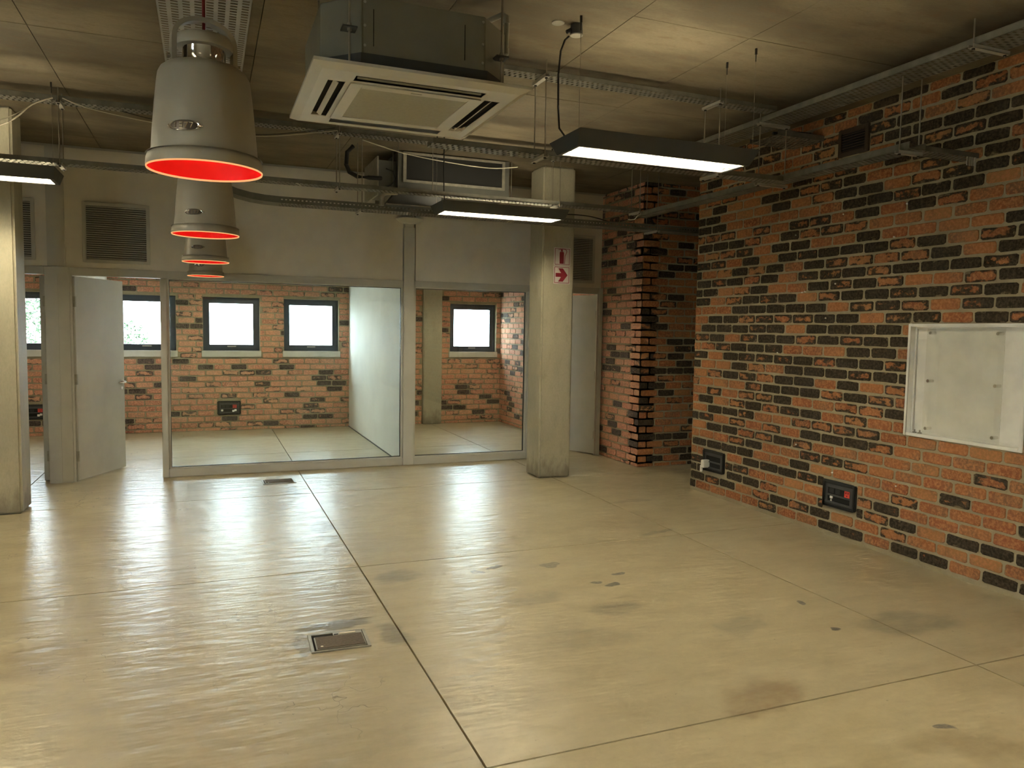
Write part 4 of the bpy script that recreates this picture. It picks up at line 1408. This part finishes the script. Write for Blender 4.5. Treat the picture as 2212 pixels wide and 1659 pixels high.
# ------------------------------------------------------------------ ducted unit near the partition
U = thing('ducted_air_unit', (2.27, 7.7, 2.84), 'grey ducted air unit with dark filter grille under the ceiling', 'air conditioner')
B(1.705, 2.83, 7.22, 8.30, 2.845, ZC - 0.002).build('casing', 'duct_steel', U, bevel=0.004)
mb = MB()
mb.plate(1.745, 2.775, 2.925, 3.205, [(1.775, 2.745, 2.950, 3.185)], lambda p, q, r, s: mb.box(p, q, 7.195, 7.222, r, s))
mb.build('grille_frame', 'zinc', U, bevel=0.002)
B(1.775, 2.745, 7.212, 7.218, 2.950, 3.185).build('filter_mesh', 'black', U)
B(1.53, 1.700, 7.30, 7.80, 2.83, 3.13).build('control_box', 'duct_steel', U, bevel=0.003)
B(1.515, 1.53, 7.28, 7.9, 2.80, 3.16).build('side_flange', 'zinc', U)
MB().tube([(1.27, 7.16, 3.20), (1.215, 7.16, 3.14), (1.205, 7.16, 3.03), (1.235, 7.17, 2.965), (1.31, 7.18, 2.932), (1.42, 7.2, 2.935), (1.55, 7.28, 2.955)], 0.020, 12).build('insulated_hose', 'black', U, smooth=True)
MB().tube([(1.60, 7.28, 3.05), (1.66, 7.24, 3.02), (1.68, 7.24, 2.95), (1.65, 7.26, 2.90), (1.60, 7.30, 2.88)], 0.006, 8).build('control_cable', 'black', U, smooth=True)
for (x, y) in ((1.67, 7.30), (2.865, 7.25)):
    MB().cyl((x, y, 2.85), (x, y, ZC), 0.0045, 8).build('threaded_rod', 'rod', U)

# dark duct box and drain elbow left of the farther luminaire
Q = thing('duct_box', (1.75, 6.80, 2.60), 'dark metal duct box with grey drain elbow behind the farther ceiling light', 'duct')
MB().hexa([(1.48, 6.72, 2.632), (1.98, 6.72, 2.632), (1.98, 6.88, 2.632), (1.48, 6.88, 2.632)], [(1.56, 6.72, 2.735), (1.98, 6.72, 2.735), (1.98, 6.88, 2.735), (1.56, 6.88, 2.735)]).build('duct_body', 'lum_body', Q)
B(1.475, 1.985, 6.712, 6.72, 2.627, 2.637).build('duct_flange', 'zinc', Q)
for xq in (1.62, 1.94):
    MB().cyl((xq, 6.87, 2.73), (xq, 6.87, ZC), 0.004, 8).build('threaded_rod', 'rod', Q)
MB().tube([(1.56, 6.66, 2.725), (1.48, 6.63, 2.715), (1.435, 6.62, 2.700), (1.418, 6.62, 2.670), (1.415, 6.62, 2.605)], [0.022, 0.022, 0.021, 0.020, 0.020], 12).build('drain_elbow', 'pvc', Q, smooth=True)
MB().cyl((1.415, 6.62, 2.615), (1.415, 6.62, 2.598), 0.024, 12).build('pipe_socket', 'pvc', Q)


# ------------------------------------------------------------------ loose cables
def cable(lab, pts, r, mat, group='loose cables under the ceiling'):
    m = pts[0]
    # smooth the polyline
    P = [Vector(p) for p in pts]
    out = []
    for i in range(len(P) - 1):
        p0, p1, p2, p3 = P[max(i - 1, 0)], P[i], P[i + 1], P[min(i + 2, len(P) - 1)]
        for k in range(6):
            t = k / 6
            out.append(0.5 * ((2 * p1) + (p2 - p0) * t + (2 * p0 - 5 * p1 + 4 * p2 - p3) * t * t + (3 * p1 - p0 - 3 * p2 + p3) * t ** 3))
    out.append(P[-1])
    tag(MB().tube(out, r, 6).build('cable', mat, off=m, smooth=True), lab, 'cable', group)


cable('pale cable drooping left from the far left hanger', [(-0.99, 6.36, 3.135), (-1.12, 6.36, 3.07), (-1.32, 6.36, 2.905), (-1.9, 6.36, 2.72)], 0.006, 'cablewhite')
cable('thinner pale cable branching above the drooping one at left', [(-1.15, 6.37, 3.05), (-1.24, 6.37, 2.985), (-1.36, 6.37, 2.935), (-1.7, 6.37, 2.88)], 0.004, 'cablewhite')
cable('thin grey cable sagging right from the far left hanger', [(-0.93, 6.36, 3.14), (-0.75, 6.36, 3.085), (-0.35, 6.36, 3.035), (0.05, 6.36, 3.01), (0.45, 6.36, 3.02), (1.0, 6.36, 3.125)], 0.0035, 'cablewhite')
cable('thin dark cable sagging between the largest pendant and the cassette', [(-0.55, 6.35, 3.09), (-0.34, 6.35, 3.055), (0.05, 6.35, 3.02), (0.45, 6.35, 3.03), (0.98, 6.35, 3.14)], 0.003, 'black')
cable('long pale cable arcing across the dark filter grille', [(1.25, 6.60, 3.13), (1.6, 6.62, 3.06), (2.0, 6.62, 3.02), (2.4, 6.60, 3.00), (2.66, 6.58, 3.03)], 0.0045, 'cablewhite')
cable('black cable arched over the lowest tray beside the column', [(3.15, 6.95, 2.67), (3.35, 6.95, 2.70), (3.6, 6.96, 2.70), (3.85, 6.97, 2.66)], 0.006, 'black')
cable('pale cable lying along the lowest tray before the brick alcove', [(4.0, 6.98, 2.665), (4.3, 6.98, 2.668), (4.6, 6.98, 2.672), (4.9, 6.98, 2.662), (5.4, 6.98, 2.67)], 0.004, 'cablewhite')
cable('grey conduit leaving the branch tray into the right brick wall', [(3.95, 4.85, 3.175), (4.12, 4.86, 3.15), (4.28, 4.84, 3.115), (4.44, 4.80, 3.10)], 0.014, 'cablewhite')
cable('black cable leaving the branch tray into the right brick wall', [(4.02, 4.78, 3.07), (4.2, 4.77, 3.09), (4.33, 4.75, 3.09), (4.44, 4.74, 3.075)], 0.012, 'black')
cable('short white cable end hanging under the low tray bend', [(3.84, 6.36, 2.665), (3.80, 6.36, 2.640), (3.765, 6.36, 2.605), (3.70, 6.36, 2.600)], 0.004, 'white_pl')
for k in range(4):
    x = 4.34 + 0.022 * k
    B(x, x + 0.014, 3.395, 3.40, 2.60, 2.652).build('metal_tongue', 'alu', TB)

# ------------------------------------------------------------------ outside
struct(B(-60, 60, YB + 0.30, 160, -0.40, -0.30).box(-60, XL - 0.3, -60, YB + 0.30, -0.40, -0.30).build('ground', 'paving'))


def shrub(cx, cy, h, r, n, seed, lab):
    rnd = random.Random(seed)
    T = thing('leafy_shrub', (cx, cy, -0.30), lab, 'shrub', 'shrubs outside the windows')
    for k in range(6):
        a = rnd.uniform(0, 2 * PI)
        top = (cx + math.cos(a) * r * 0.6, cy + math.sin(a) * r * 0.6, -0.3 + h * rnd.uniform(0.7, 1.0))
        MB().tube([(cx, cy, -0.3), ((cx + top[0]) / 2 + rnd.uniform(-.1, .1), (cy + top[1]) / 2, -0.3 + h * 0.45), top], [0.03, 0.018, 0.005], 6).build('branch', 'bark', T)
    mb = MB()
    for k in range(n):
        a, q, zz = rnd.uniform(0, 2 * PI), math.sqrt(rnd.random()), rnd.random()
        rr_ = r * q * (1.15 - 0.75 * zz)
        c = Vector((cx + math.cos(a) * rr_, cy + math.sin(a) * rr_, -0.3 + h * (0.15 + 0.95 * zz)))
        d = Vector((rnd.uniform(-1, 1), rnd.uniform(-1, 1), rnd.uniform(-0.4, 0.9))).normalized()
        s = d.cross(Vector((rnd.uniform(-1, 1), rnd.uniform(-1, 1), rnd.uniform(-1, 1)))).normalized()
        L, w_ = rnd.uniform(0.06, 0.11), rnd.uniform(0.014, 0.026)
        up = d.cross(s) * 0.01
        mb.face([c, c + d * L * 0.5 + s * w_ + up, c + d * L, c + d * L * 0.5 - s * w_ + up])
    f = mb.build('foliage', 'leaf', T)
    f['kind'] = 'stuff'


shrub(-3.15, 17.0, 2.15, 0.75, 1500, 4, 'tall leafy green shrub outside the leftmost window')
shrub(-1.45, 17.2, 1.72, 0.65, 900, 9, 'lower green shrub outside the window beside the open door')

for o in scene.objects:
    if '_o' in o:
        del o['_o']
